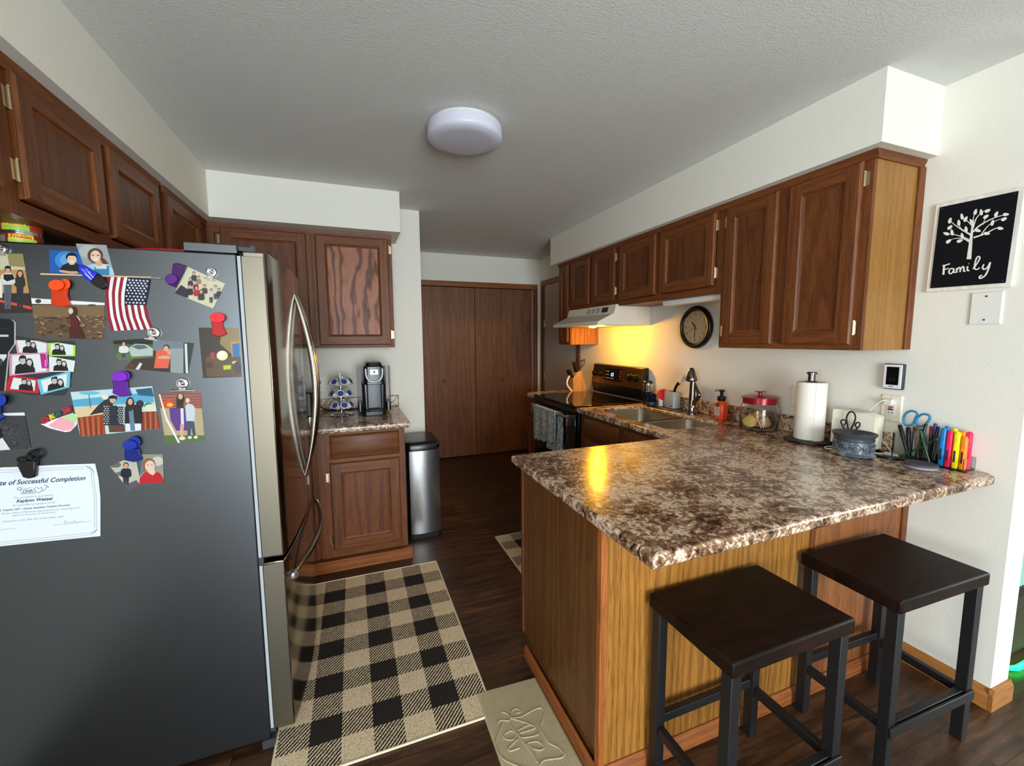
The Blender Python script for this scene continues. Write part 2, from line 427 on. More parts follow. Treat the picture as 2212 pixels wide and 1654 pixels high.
# ------------------------------------------------------------------ key planes of the room (metres)
XR, XS, XC = 2.229, 1.8633, 1.922          # right wall, right soffit face, right upper cabinet face
YS, YSF, ZC, ZS = 1.0415, 3.8225, 2.4063, 2.1454
XLW, XLS, XLC = -1.107, -0.7438, -0.799    # left wall, left soffit, left upper cabinet face
YBS, YB, YBC = 2.9827, 3.3603, 3.109       # back soffit, back wall, back upper cabinet face
YF = 4.8836                                # far wall with the closet
YN, XE = -3.3, 5.0

def wallbox(name, x0, x1, y0, y1, z0, z1, mt, bevel=0):
    return struct(MB().box(x0, x1, y0, y1, z0, z1, mt).build(name, bevel=bevel))
wallbox('floor', -3.7, XE+0.1, YN-0.1, YF+0.7, -0.05, 0, FLOOR)
wallbox('ceiling', -3.7, XE+0.1, YN-0.1, YF+0.7, ZC, ZC+0.05, CEIL)
wallbox('wall_left', XLW-0.1, XLW, 0.2, YB+0.1, 0, ZC, WALL)
b = MB().box(-3.7, -3.6, YN-0.1, -2.25, 0, ZC, WALL).box(-3.7, -3.6, -0.75, 0.3, 0, ZC, WALL).box(-3.7, -3.6, -2.25, -0.75, 0, 0.8, WALL).box(-3.7, -3.6, -2.25, -0.75, 2.0, ZC, WALL)
struct(b.build('wall_west'))
b = MB()
for y in (-2.25, -1.52, -0.8): b.box(-3.67, -3.63, y, y+0.05, 0.8, 2.0, WHITE)
b.box(-3.67, -3.63, -2.25, -0.75, 0.8, 0.85, WHITE).box(-3.67, -3.63, -2.25, -0.75, 1.95, 2.0, WHITE)
struct(b.build('added_side_window'))  # unseen window added to go with the left fill light
wallbox('wall_return', -3.6, XLW-0.1, 0.2, 0.3, 0, ZC, WALL)
wallbox('wall_back', XLW, 0.5231, YB, YF, 0, ZC, WALLW)
b = MB().box(0.5231, 0.64, YF, YF+0.1, 0, ZC, WALLW).box(2.135, XR+0.13, YF, YF+0.1, 0, ZC, WALLW).box(0.64, 2.135, YF, YF+0.1, 2.045, ZC, WALLW)
b.box(0.5231, XR+0.13, YF+0.6, YF+0.7, 0, ZC, WALLW)
b.box(0.4231, 0.5231, YF, YF+0.7, 0, ZC, WALLW).box(XR+0.13, XE+0.1, YF, YF+0.1, 0, ZC, WALLW).box(XR+0.13, XR+0.23, YF+0.1, YF+0.7, 0, ZC, WALLW)
struct(b.build('wall_far'))
wallbox('wall_right', XR, XR+0.128, 0.732, YF, 0, ZC, WALL)
# near wall with patio door opening, east wall with window opening
b = MB().box(-3.6, -0.85, YN-0.1, YN, 0, ZC, WALL).box(1.05, XE, YN-0.1, YN, 0, ZC, WALL).box(-0.85, 1.05, YN-0.1, YN, 2.12, ZC, WALL)
struct(b.build('wall_near'))
b = MB().box(XE, XE+0.1, YN, -1.9, 0, ZC, WALL).box(XE, XE+0.1, 0.1, YF, 0, ZC, WALL).box(XE, XE+0.1, -1.9, 0.1, 0, 0.7, WALL).box(XE, XE+0.1, -1.9, 0.1, 2.02, ZC, WALL)
struct(b.build('wall_east'))
b = MB()
for x in (-0.85, 0.08, 1.0): b.box(x, x+0.05, YN-0.07, YN-0.03, 0, 2.12, WHITE)
b.box(-0.85, 1.05, YN-0.07, YN-0.03, 2.07, 2.12, WHITE).box(-0.85, 1.05, YN-0.07, YN-0.03, 0, 0.06, WHITE)
struct(b.build('window_1'))
b = MB()
for y in (-1.9, -0.92, 0.05): b.box(XE+0.03, XE+0.07, y, y+0.05, 0.7, 2.02, WHITE)
b.box(XE+0.03, XE+0.07, -1.9, 0.1, 0.7, 0.75, WHITE).box(XE+0.03, XE+0.07, -1.9, 0.1, 1.97, 2.02, WHITE)
struct(b.build('window_2'))
# soffits
wallbox('trim_1', XS, XR, YS, YSF, ZS, ZC, WALL)
b = MB().box(XLW, XLS, 0.2, YBS, ZS, ZC, WALL)
struct(b.build('trim_2'))
wallbox('trim_3', XLW, 0.3374, YBS, YB, ZS, ZC, WALLW)
# closet casing + header
b = MB().box(0.5231, 2.2, YF-0.018, YF, 2.04, 2.1, TRX).box(2.135, 2.2, YF-0.018, YF, 0, 2.04, TRZ).box(0.575, 0.64, YF-0.018, YF, 0, 2.04, TRZ)
b.box(0.64, 2.135, YF-0.0, YF+0.09, 2.036, 2.046, BLACKM)
struct(b.build('trim_4', bevel=0.004))
for i, (x0, x1, kx) in enumerate(((0.645, 1.384, 1.007), (1.390, 2.132, 1.737))):
    d = struct(MB().box(x0, x1, YF+0.012, YF+0.045, 0.012, 2.034, BIF).build('door_%d' % (i+1), bevel=0.002))
    k = MB().lathe([(0.008, 0), (0.008, 0.012), (0.019, 0.018), (0.021, 0.026), (0.017, 0.032), (0.010, 0.030), (0.004, 0.031)], (kx, YF+0.012, 0.937), TRZ, 24, (0, -1, 0))
    k.build('door_knob', d)
# white hall door on the right wall
d = struct(MB().box(XR-0.006, XR+0.03, 3.907, 4.709, 0.01, 2.072, mat('grey_door_paint', (176, 168, 160), 0.5)).build('door_3', bevel=0.002))
h = MB()
for z in (1.62, 0.98):
    h.cyl((XR-0.012, 4.712, z-0.045), (XR-0.012, 4.712, z+0.045), 0.007, BRASS, 10)
h.build('door_hinge', d)
b = MB().box(XR-0.018, XR, 3.85, 3.907, 0, 2.075, TRZ).box(XR-0.018, XR, 4.712, 4.80, 0, 2.075, TRZ).box(XR-0.018, XR, 3.85, 4.80, 2.075, 2.135, TRY)
struct(b.build('trim_5', bevel=0.004))

# baseboard on the right wall end
def base_profile(x0, y0, x1, y1, n, mt, hgt=0.085, t=0.014):
    n = Vector((n[0], n[1], 0)); a = Vector((x0, y0, 0)); c = Vector((x1, y1, 0)); mb = MB()
    prof = [(0, 0), (t, 0), (t, hgt*0.7), (t*0.75, hgt*0.82), (t*0.45, hgt*0.9), (t*0.35, hgt), (0, hgt)]
    mb.prism([a + n*p + Vector((0, 0, q)) for p, q in prof], c-a, mt); return mb
b = base_profile(XR, 0.7186, XR, 1.0, (-1, 0), BRD)
b2 = base_profile(XR-0.014, 0.732, XR+0.142, 0.732, (0, -1), BRDX); b.v_off = len(b.v)
off = len(b.v); b.v += b2.v; k = b.slot(BRDX); b.f += [[q+off for q in f] for f in b2.f]; b.m += [k]*len(b2.f)
struct(b.build('baseboard_right'))
struct(base_profile(0.33, YB, 0.5231, YB, (0, -1), BRDX).build('baseboard_back'))

# ------------------------------------------------------------------ cabinets
def panel_door(mb, o, u, w, h, n, t=0.019, fr=0.058, mv=None, mh=None, mp=None, ch=0.007, rec=0.010, slope=0.014):
    o = Vector(o); u = Vector(u); n = Vector(n); v = Vector((0, 0, 1))
    P = lambda a, b, c: o+u*a+v*b+n*c
    mv = mv or OZ; mp = mp or OP; mh = mh or (OY if abs(u.y) > 0.5 else OX)
    A = [(0, 0), (w, 0), (w, h), (0, h)]
    ins = lambda e: [(e, e), (w-e, e), (w-e, h-e), (e, h-e)]
    sm = [mh, mv, mh, mv]
    for i in range(4):
        j = (i+1) % 4
        mb.poly([P(*A[i], 0), P(*A[j], 0), P(*A[j], t-ch), P(*A[i], t-ch)], sm[i])
        B = ins(ch); mb.poly([P(*A[i], t-ch), P(*A[j], t-ch), P(*B[j], t), P(*B[i], t)], sm[i])
        D = ins(fr); E_ = ins(fr+slope*0.35); G = ins(fr+slope)
        mb.poly([P(*D[i], t), P(*D[j], t), P(*E_[j], t-rec*0.55), P(*E_[i], t-rec*0.55)], sm[i])
        mb.poly([P(*E_[i], t-rec*0.55), P(*E_[j], t-rec*0.55), P(*G[j], t-rec), P(*G[i], t-rec)], sm[i])
    c = ch
    mb.poly([P(c, c, t), P(fr, c, t), P(fr, h-c, t), P(c, h-c, t)], mv)
    mb.poly([P(w-fr, c, t), P(w-c, c, t), P(w-c, h-c, t), P(w-fr, h-c, t)], mv)
    mb.poly([P(fr, c, t), P(w-fr, c, t), P(w-fr, fr, t), P(fr, fr, t)], mh)
    mb.poly([P(fr, h-fr, t), P(w-fr, h-fr, t), P(w-fr, h-c, t), P(fr, h-c, t)], mh)
    e = fr+slope
    mb.poly([P(e, e, t-rec), P(w-e, e, t-rec), P(w-e, h-e, t-rec), P(e, h-e, t-rec)], mp)
    mb.poly([P(0, 0, 0), P(w, 0, 0), P(w, h, 0), P(0, h, 0)], mp)
def hinge(parent, p, n, u):
    n = Vector(n); u = Vector(u); p = Vector(p); mb = MB(); z = Vector((0, 0, 1))
    mb.cyl(p+n*0.006-z*0.026, p+n*0.006+z*0.026, 0.0045, BRASS, 10)
    for zz in (-0.029, 0.026): mb.cyl(p+n*0.006+z*zz, p+n*0.006+z*(zz+0.004), 0.006, BRASS, 10)
    q = p+u*0.009
    s = [q-u*0.008-z*0.026, q+u*0.008-z*0.026, q+u*0.008+z*0.026, q-u*0.008+z*0.026]
    mb.prism(s, n*0.0025, BRASS)
    return mb.build('hinge', parent)
def upper_cabinet(label, axis, face, back, a0, a1, z0, doors, end_mt=None, group=None, mould=True, moulding_end=False, pm=None):
    """axis 'x': face looks to -x/+x and runs along y; axis 'y': face looks to -y and runs along x.  doors: (a0,a1,z0,z1,hinge side)"""
    n = Vector((1 if back < face else -1, 0, 0)) if axis == 'x' else Vector((0, -1, 0))
    u = Vector((0, 1, 0)) if axis == 'x' else Vector((1, 0, 0))
    P = lambda a, d, z: (Vector((d, a, z)) if axis == 'x' else Vector((a, d, z)))
    sgn = 1 if back > face else -1
    base = P((a0+a1)/2, back, z0)
    t = thing('upper_cabinet', label, 'cabinet', base, group=group)
    fz = face+sgn*0.019
    mb = MB()
    def bx(mb, A0, A1, D0, D1, Z0, Z1, mt):
        p = P(A0, D0, Z0); q = P(A1, D1, Z1)
        mb.box(min(p.x, q.x), max(p.x, q.x), min(p.y, q.y), max(p.y, q.y), Z0, Z1, mt)
    bx(mb, a0, a1, fz, back, z0, ZS-0.001, end_mt or OZ); mb.build('carcass', t, bevel=0.001)
    ff = MB(); hm = OY if axis == 'x' else OX
    s = 0.04
    bx(ff, a0, a0+s, face, fz, z0, ZS-0.001, OZ); bx(ff, a1-s, a1, face, fz, z0, ZS-0.001, OZ)
    bx(ff, a0+s, a1-s, face, fz, z0, z0+s, hm); bx(ff, a0+s, a1-s, face, fz, ZS-0.06, ZS-0.001, hm)
    if len(doors) > 1:
        mid = (doors[0][1]+doors[1][0])/2; bx(ff, mid-0.03, mid+0.03, face+0.0005*sgn, fz, z0+s, ZS-0.06, OZ)
    ff.build('face_frame', t, bevel=0.0008)
    if mould:
        mm = MB(); pf = [(0, -0.03), (0.007, -0.03), (0.010, -0.018), (0.016, -0.006), (0.016, 0), (0, 0)]
        mm.prism([P(a0-(0.016 if moulding_end else 0), face, ZS-0.0005)+n*p+Vector((0, 0, q)) for p, q in pf], P(a1, 0, 0)-P(a0-(0.016 if moulding_end else 0), 0, 0), hm)
        if moulding_end:
            mm.prism([P(a0, face-0.0, ZS-0.0005)-u*p+Vector((0, 0, q)) for p, q in pf], P(0, back, 0)-P(0, face, 0), OX if axis == 'x' else OY)
        mm.build('top_moulding', t)
    for (d0, d1, dz0, dz1, hs) in doors:
        md = MB(); panel_door(md, P(d0, face, dz0), u, d1-d0, dz1-dz0, n, mp=pm)
        d = md.build('door', t)
        if hs:
            ha = d1+0.004 if hs > 0 else d0-0.004
            for hz in (dz0+0.07, dz1-0.07): hinge(d, P(ha, face, hz), n, u*hs)
    return t
UG = 'oak wall cabinets'
ENDM = oak('tan_oak_end_panel', (150, 108, 54), (122, 82, 36), 'Z', freq=45, ring=0.4, pore=0.8)
tall = upper_cabinet('tall two-door oak wall cabinet nearest the family sign, tan side panel', 'x', XC, XR, 1.0916, 1.797, 1.372,
    [(1.124, 1.42, 1.394, 2.115, -1), (1.475, 1.768, 1.394, 2.115, 1)], end_mt=ENDM, moulding_end=True)
b = MB().prism([(XR-0.028, 1.0916, 1.372), (XR-0.028, 1.083, 1.372), (XR-0.018, 1.076, 1.372), (XR, 1.076, 1.372), (XR, 1.0916, 1.372)], (0, 0, ZS-0.03-1.372), OZ)
b.build('edge_trim', tall, bevel=0.001)
upper_cabinet('short two-door oak wall cabinet above the clock and sink', 'x', XC, XR, 1.7975, 2.7545, 1.675,
    [(1.843, 2.286, 1.718, 2.115, -1), (2.332, 2.735, 1.718, 2.115, 0)])
upper_cabinet('short two-door oak wall cabinet directly above the range hood', 'x', XC, XR, 2.755, 3.516, 1.69,
    [(2.799, 3.12, 1.722, 2.115, -1), (3.175, 3.49, 1.722, 2.115, 0)])
HOODSIDE = oak('warm_oak_side', (176, 116, 60), (128, 76, 34), 'Z', freq=60, ring=0.6)
upper_cabinet('narrow single-door oak wall cabinet on the far side of the range hood', 'x', XC, XR, 3.5165, 3.7485, 1.372,
    [(3.545, 3.722, 1.394, 2.115, 0)], end_mt=HOODSIDE)
upper_cabinet('oak wall cabinet over the coffee maker with wavy-grained door panel', 'y', YBC, YB, -0.2235, 0.287, 1.374,
    [(-0.2, 0.262, 1.393, 2.118, 1)], pm=CZ)
upper_cabinet('oak wall cabinet behind the top of the fridge on the back wall', 'y', YBC, YB, -0.798, -0.224, 1.374,
    [(-0.722, -0.25, 1.393, 2.118, -1)])
upper_cabinet('two-door oak wall cabinet above the fridge', 'x', XLC, XLW, 1.492, 2.425, 1.755,
    [(1.528, 1.935, 1.80, 2.118, -1), (1.976, 2.40, 1.80, 2.118, 0)])
upper_cabinet('oak wall cabinet in the corner beyond the fridge, dark gap beside it', 'x', XLC, XLW, 2.472, 3.108, 1.374,
    [(2.486, 2.96, 1.394, 2.118, 0)])
upper_cabinet('oak wall cabinet cut by the left edge of the view', 'x', XLC, XLW, 0.85, 1.4915, 1.755,
    [(0.89, 1.455, 1.80, 2.118, 0)])

# ---- back base cabinet
YBF = 2.70
t = thing('base_cabinet', 'oak base cabinet with drawer and door under the coffee maker', 'cabinet', (0, YB, 0))
b = MB().box(-1.09, 0.287, YBF+0.019, YB-0.002, 0.09, 0.875, OZ).box(-1.09, 0.28, YBF+0.055, YB-0.002, 0.0, 0.09, OX); b.build('carcass', t)
b = MB()
b.box(0.242, 0.29, YBF, YBF+0.019, 0.09, 0.875, OZ).box(-0.222, -0.14, YBF, YBF+0.019, 0.09, 0.875, OZ).box(-0.14, 0.242, YBF, YBF+0.019, 0.84, 0.875, OX)
b.box(-0.14, 0.242, YBF, YBF+0.019, 0.685, 0.715, OX).box(-0.14, 0.242, YBF, YBF+0.019, 0.09, 0.15, OX).box(-0.8, -0.235, YBF, YBF+0.019, 0.09, 0.875, OZ)
b.build('face_frame', t, bevel=0.001)
def drawer_front(mb, o, u, w, h, n, t=0.019, ch=0.012):
    o = Vector(o); u = Vector(u); n = Vector(n); P = lambda a, b, c: o+u*a+Vector((0, 0, b))+n*c
    mh = OY if abs(u.y) > 0.5 else OX
    r = lambda e, c: [P(e, e, c), P(w-e, e, c), P(w-e, h-e, c), P(e, h-e, c)]
    mb.rings([r(0, 0), r(0, t*0.45), r(ch*0.5, t*0.8), r(ch, t)], mh)
b = MB(); drawer_front(b, (-0.15, YBF, 0.712), (1, 0, 0), 0.405, 0.146, (0, -1, 0)); b.build('drawer', t)
b = MB(); panel_door(b, (-0.155, YBF, 0.14), (1, 0, 0), 0.407, 0.548, (0, -1, 0), fr=0.06, mp=oak('oak_panel_wavy', (120, 66, 32), (88, 44, 20), 'Z', freq=38, ring=0.8)); d = b.build('door', t)
hinge(d, (-0.162, YBF, 0.60), (0, -1, 0), (-1, 0, 0)); hinge(d, (-0.162, YBF, 0.21), (0, -1, 0), (-1, 0, 0))
b = MB(); panel_door(b, (-0.65, YBF, 0.14), (1, 0, 0), 0.40, 0.72, (0, -1, 0)); b.build('door', t)
b = MB().prism([(-0.30, YBF-0.012, 0.0), (-0.33, YBF, 0), (-0.33, YBF+0.05, 0), (0.275, YBF+0.05, 0), (0.318, YBF+0.02, 0), (0.318, YBF-0.012, 0)], (0, 0, 0.075), TRX); b.build('toe_board', t, bevel=0.004)
# ---- back countertop
t = thing('countertop', 'short stone-look laminate counter under the coffee maker', 'countertop', (0, YB, 0.876))
me = shape2d([[(-1.1, 2.655), (0.325, 2.66), (0.325, YB-0.001), (-1.1, YB-0.001)]], 0.876, 0.914, 0.012)
b = MB().mesh(me, Matrix.Identity(4), LAM); b.build('worktop', t)
b = MB().box(-1.1, 0.325, YB-0.02, YB-0.001, 0.915, 1.0, LAM); b.build('backsplash', t, bevel=0.004)

# ---- peninsula
XQ, YPP, XPN, YPF, YPN = 0.6793, 1.0352, 0.6419, 1.7087, 0.765
t = thing('peninsula_cabinet', 'oak peninsula base with golden back panel behind the bar stools', 'cabinet', (1.4, 1.35, 0))
b = MB().box(XQ, XR-0.002, YPP+0.012, 1.673, 0.1, 0.875, GZE).box(XQ+0.01, XR-0.002, YPP+0.012, 1.60, 0, 0.1, GZE); b.build('carcass', t)
b = MB().box(XQ-0.001, XQ+0.022, YPP-0.001, YPP+0.02, 0, 0.875, oak('orange_oak_corner', (176, 104, 52), (122, 66, 30), 'Z', freq=50)); b.build('corner_strip', t)
b = MB().box(XQ+0.021, 1.615, YPP, YPP+0.013, 0, 0.875, GZ); b.build('back_panel', t)
b = MB().box(1.632, 2.19, YPP+0.001, YPP+0.013, 0, 0.875, oak('red_oak_panel', (150, 94, 54), (116, 66, 36), 'Z', freq=50, ring=0.5)); b.build('back_panel', t)
MB().box(1.612, 1.634, YPP-0.006, YPP+0.006, 0.061, 0.875, OZ).build('batten', t, bevel=0.001)
MB().box(2.19, XR-0.001, YPP-0.006, YPP+0.012, 0.061, 0.875, OZ).build('batten', t, bevel=0.001)
b = base_profile(XQ-0.002, YPP, XR-0.002, YPP, (0, -1), TRX, 0.06, 0.014); b.build('shoe_moulding', t)
b = base_profile(XQ, YPP-0.012, XQ, 1.625, (-1, 0), TRY, 0.055, 0.013); b.build('shoe_moulding', t)
b = MB().box(XQ-0.004, XQ, 1.655, 1.674, 0.1, 0.875, TRZ); b.build('corner_strip', t)
# ---- sink run base
XSF = 1.59
t = thing('base_cabinet', 'dark oak base cabinet under the sink', 'cabinet', (1.9, 2.2, 0))
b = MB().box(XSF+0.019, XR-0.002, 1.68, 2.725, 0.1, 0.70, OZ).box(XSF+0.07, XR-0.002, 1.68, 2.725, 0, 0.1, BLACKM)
b.box(XSF, XSF+0.019, 1.68, 2.725, 0.1, 0.875, OY).box(XSF+0.019, XR-0.002, 2.70, 2.725, 0.70, 0.875, OZ); b.build('carcass', t)
for (a, w_) in ((1.76, 0.42), (2.24, 0.42)):
    b = MB(); drawer_front(b, (XSF, a, 0.712), (0, 1, 0), w_, 0.145, (-1, 0, 0)); b.build('drawer', t)
    b = MB(); panel_door(b, (XSF, a, 0.14), (0, 1, 0), w_, 0.548, (-1, 0, 0)); b.build('door', t)
t = thing('base_cabinet', 'narrow oak base cabinet beyond the stove', 'cabinet', (1.9, 3.62, 0))
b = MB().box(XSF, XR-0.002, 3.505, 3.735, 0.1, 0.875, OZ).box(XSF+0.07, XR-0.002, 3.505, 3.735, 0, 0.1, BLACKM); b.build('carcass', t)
b = MB(); panel_door(b, (XSF, 3.53, 0.14), (0, 1, 0), 0.18, 0.548, (-1, 0, 0), fr=0.045); b.build('door', t)
# ---- main countertop with sink cut-out
t = thing('countertop', 'large L-shaped stone-look laminate counter over the peninsula and sink', 'countertop', (1.4, 1.3, 0.876))
outer = [(XPN, YPN), (2.20, 0.775), (XR-0.001, 0.80), (XR-0.001, 2.728), (1.552, 2.728), (1.552, 1.7087), (XPN, 1.7087)]

SX0, SX1, SY0, SY1 = 1.66, 2.06, 1.86, 2.62
hole = rrect(SX0, SX1, SY0, SY1, 0.06)
me = shape2d([outer, hole[::-1]], 0.876, 0.914, 0.011)
b = MB().mesh(me, Matrix.Identity(4), LAM); b.build('worktop', t)
b = MB().box(XR-0.02, XR-0.001, 1.10, 2.728, 0.915, 1.004, LAM); b.build('backsplash', t, bevel=0.004)
t = thing('countertop', 'small laminate counter under the knife block beyond the stove', 'countertop', (1.9, 3.62, 0.876))
me = shape2d([[(1.552, 3.502), (XR-0.001, 3.502), (XR-0.001, 3.745), (1.552, 3.745)]], 0.876, 0.914, 0.011)
b = MB().mesh(me, Matrix.Identity(4), LAM); b.build('worktop', t)
# ---- sink
t = thing('sink', 'double-bowl stainless steel sink set into the counter', 'sink', ((SX0+SX1)/2, (SY0+SY1)/2, 0.75))
def bowl(x0, x1, y0, y1, depth):
    mb = MB(); rr = []
    for e, z, r in ((-0.004, 0.901, 0.06), (0, 0.895, 0.06), (0.006, 0.895-depth+0.035, 0.055), (0.02, 0.895-depth+0.008, 0.05), (0.045, 0.895-depth, 0.04)):
        rr.append([(p[0], p[1], z) for p in rrect(x0+e, x1-e, y0+e, y1-e, r, 8)])
    mb.rings(rr, SINKM, False, True); return mb
bowl(SX0, SX1, 2.175, SY1, 0.19).build('bowl', t, angle=60)
bowl(SX0, SX1, SY0, 2.135, 0.15).build('bowl', t, angle=60)
b = MB().mesh(shape2d([rrect(SX0-0.015, SX1+0.015, SY0-0.015, SY1+0.015, 0.07), rrect(SX0+0.002, SX1-0.002, 2.173, SY1-0.002, 0.058)[::-1], rrect(SX0+0.002, SX1-0.002, SY0+0.002, 2.137, 0.058)[::-1]], 0.893, 0.896, 0), Matrix.Identity(4), SINKM)
b.build('rim', t)
for yy in (2.40, 2.0):
    zb = 0.895-(0.19 if yy > 2.2 else 0.15)
    MB().lathe([(0.04, 0.001), (0.038, 0.004), (0.02, 0.002), (0.005, 0.002)], ((SX0+SX1)/2, yy, zb), CHROME, 24).build('drain', t)
# ------------------------------------------------------------------ fridge
FY0, FY1 = 1.56, 2.47
t = thing('refrigerator', 'stainless french-door refrigerator with grey side covered in photos', 'refrigerator', (-0.65, 2.0, 0))
MB().box(-1.03, -0.325, FY0, FY1, 0.03, 1.695, FSIDE).build('body', t, bevel=0.004)
b = MB().box(-0.326, -0.311, FY0+0.006, FY1-0.006, 0.05, 1.675, DGREY); b.build('door_gasket', t)
def fdoor(y0, y1, z0, z1, name):
    mb = MB(); pts = []
    f = lambda y: -0.2445+0.032*(1-((y-2.015)/0.455)**2)
    pts.append((-0.310, y0)); 
    pts.append((f(y0)-0.004 if y0 < 1.6 else f(y0), y0))
    n = 16
    for k in range(0 if y0 > 1.6 else 1, n+1):
        y = y0+(y1-y0)*k/n; pts.append((f(y), y))
    pts.append((-0.310, y1))
    mb.prism([(x, y, z0) for x, y in pts], (0, 0, z1-z0), STEELD)
    # brushed edge facing the room
    return mb.build(name, t, angle=25, bevel=0.004)
d1 = fdoor(FY0, 2.012, 0.694, 1.705, 'door'); d2 = fdoor(2.018, FY1, 0.694, 1.705, 'door'); d3 = fdoor(FY0, FY1, 0.06, 0.678, 'freezer_drawer')
for d, (z0, z1) in ((d1, (0.70, 1.69)), (d3, (0.07, 0.67))):
    MB().box(-0.3125, -0.2515, FY0-0.0015, FY0+0.003, z0, z1, STEEL).build('edge_panel', d, bevel=0.001)
    MB().box(-0.3235, -0.3145, FY0-0.0005, FY0+0.004, z0, z1, mat('gasket_light', (165, 170, 176), 0.4)).build('gasket_strip', d)
def bow(p0, p1, out, r0=0.007, r1=0.0125, n=28, fl=None):
    p0 = Vector(p0); p1 = Vector(p1); out = Vector(out); pts = []; rs = []
    for k in range(n+1):
        s = k/n; e = math.sin(PI*s)**0.85
        pts.append(p0.lerp(p1, s)+out*e); rs.append(r0+(r1-r0)*min(1, e*1.4))
    return pts, rs
for d, y in ((d1, 1.965), (d2, 2.062)):
    pts, rs = bow((-0.214, y, 0.847), (-0.214, y, 1.616), (0.06, 0, 0))
    MB().tube(pts, rs, HANDLE, 14, flatn=(0, 1, 0), fw=1.1).build('handle', d)
pts, rs = bow((-0.236, 1.63, 0.585), (-0.222, 2.40, 0.585), (0.062, 0, 0.0))
h = MB().tube(pts, rs, HANDLE, 14, flatn=(0, 0, 1), fw=1.1).build('handle', d3)
q = on_y(631, 1234, 1.63)
MB().lathe([(0.012, 0), (0.015, 0.004), (0.015, 0.02), (0.013, 0.023), (0.002, 0.024)], (-0.232, 1.64, 0.585), CHROME, 24, (0.25, -1, 0)).build('handle_cap', d3)
b = MB().box(-0.462, -0.322, FY0, FY0+0.11, 1.696, 1.724, FSIDE); b.build('hinge_cover', t, bevel=0.003)
b = MB().cyl((-0.285, FY0+0.03, 1.70), (-0.285, FY0+0.03, 1.728), 0.014, DGREY, 20).box(-0.325, -0.285, FY0+0.016, FY0+0.06, 1.708, 1.722, DGREY); b.build('hinge', t, bevel=0.001)
for x0_, x1_, y0_, y1_ in ((-0.352, -0.314, FY0-0.004, FY0+0.04), (-1.0, -0.96, FY0, FY0+0.04), (-0.352, -0.314, FY1-0.05, FY1), (-1.0, -0.96, FY1-0.05, FY1)):
    MB().box(x0_, x1_, y0_, y1_, 0.0, 0.031, DGREY).build('foot', t)

# ------------------------------------------------------------------ range
RY0, RY1 = 2.738, 3.494
t = thing('stove', 'black glass-top electric stove with stainless back panel', 'stove', (1.9, 3.11, 0))
MB().box(1.575, XR-0.03, RY0, RY1, 0.02, 0.905, BLACK).build('body', t, bevel=0.002)
MB().box(1.545, 2.135, RY0-0.004, RY1+0.004, 0.908, 0.924, GLASSB).build('cooktop', t, bevel=0.004)
b = MB().box(1.55, 1.574, RY0+0.004, RY1-0.004, 0.865, 0.906, BLACK); b.build('front_rail', t, bevel=0.003)
od = MB().box(1.545, 1.574, RY0+0.004, RY1-0.004, 0.19, 0.86, GLASSB).build('oven_door', t, bevel=0.004)
b = MB().cyl((1.505, RY0+0.03, 0.835), (1.505, RY1-0.03, 0.835), 0.0125, STEELZ, 16); b.build('handle', od)
for y in (RY0+0.04, RY1-0.06):
    MB().box(1.497, 1.546, y, y+0.022, 0.765, 0.85, STEELZ).build('handle_bracket', od, bevel=0.003)
MB().box(1.548, 1.574, RY0+0.004, RY1-0.004, 0.03, 0.18, BLACK).build('storage_drawer', t, bevel=0.004)
# backguard
prof = [(2.145, 1.015), (2.170, 1.188), (2.215, 1.192), (2.215, 0.93), (2.165, 0.93), (2.150, 0.985)]
BG = MB(); RANGEST = brushed('range_brown_steel', (128, 100, 72), 0.3, (1, 0.02, 1))
BG.prism([(x, RY0+0.006, z) for x, z in prof], (0, RY1-RY0-0.012, 0), BLACK); BG.build('backguard', t, bevel=0.003)
a = Vector((2.1435, 0, 1.02)); c = Vector((2.1685, 0, 1.184)); up = (c-a).normalized(); nn = Vector((-up.z, 0, up.x))
MB().prism([a+Vector((0, RY0+0.012, 0)), a+Vector((0, RY1-0.012, 0)), c+Vector((0, RY1-0.012, 0)), c+Vector((0, RY0+0.012, 0))], nn*0.003, RANGEST).build('control_panel', t, bevel=0.001)
def onpanel(s, y, dpt=0.0035): return a+up*s+Vector((0, y, 0))+nn*dpt
yc = (RY0+RY1)/2+0.03
MB().prism([onpanel(0.035, yc-0.13), onpanel(0.035, yc+0.13), onpanel(0.145, yc+0.13), onpanel(0.145, yc-0.13)], nn*0.002, GLASSB).build('control_display', t, bevel=0.0008)
b = MB(); LED = mat('blue_led', (60, 150, 255), 0.4, emit=(90, 180, 255), es=5.0)
put_text(b, 'CI', onpanel(0.075, yc+0.03, 0.006), onpanel(0.075, yc-0.005, 0.006), nn, LED, bold=0.02)
b.build('display_digits', t, fixn=False)
b = MB(); TXT = flat((190, 190, 190))
for r in range(3):
    for k in range(5 if r == 0 else 2):
        yy = yc+0.11-k*0.028; b.prism([onpanel(0.052+r*0.03, yy, 0.006), onpanel(0.052+r*0.03, yy-0.014, 0.006), onpanel(0.058+r*0.03, yy-0.014, 0.006), onpanel(0.058+r*0.03, yy, 0.006)], nn*0.0003, TXT)
for k in range(4):
    b.prism([onpanel(0.055+k*0.022, yc-0.10, 0.006), onpanel(0.055+k*0.022, yc-0.12, 0.006), onpanel(0.062+k*0.022, yc-0.12, 0.006), onpanel(0.062+k*0.022, yc-0.10, 0.006)], nn*0.0003, flat((150, 60, 50)))
b.build('key_legend', t)
for y in (RY0+0.09, RY0+0.17, RY1-0.06, RY1-0.14):
    k = MB().lathe([(0.030, 0), (0.030, 0.004), (0.024, 0.006), (0.022, 0.026), (0.018, 0.03), (0.001, 0.03)], onpanel(0.085, y, 0.003), BLACK, 24, nn)
    k.build('knob', t)
    p = onpanel(0.085, y, 0.03)

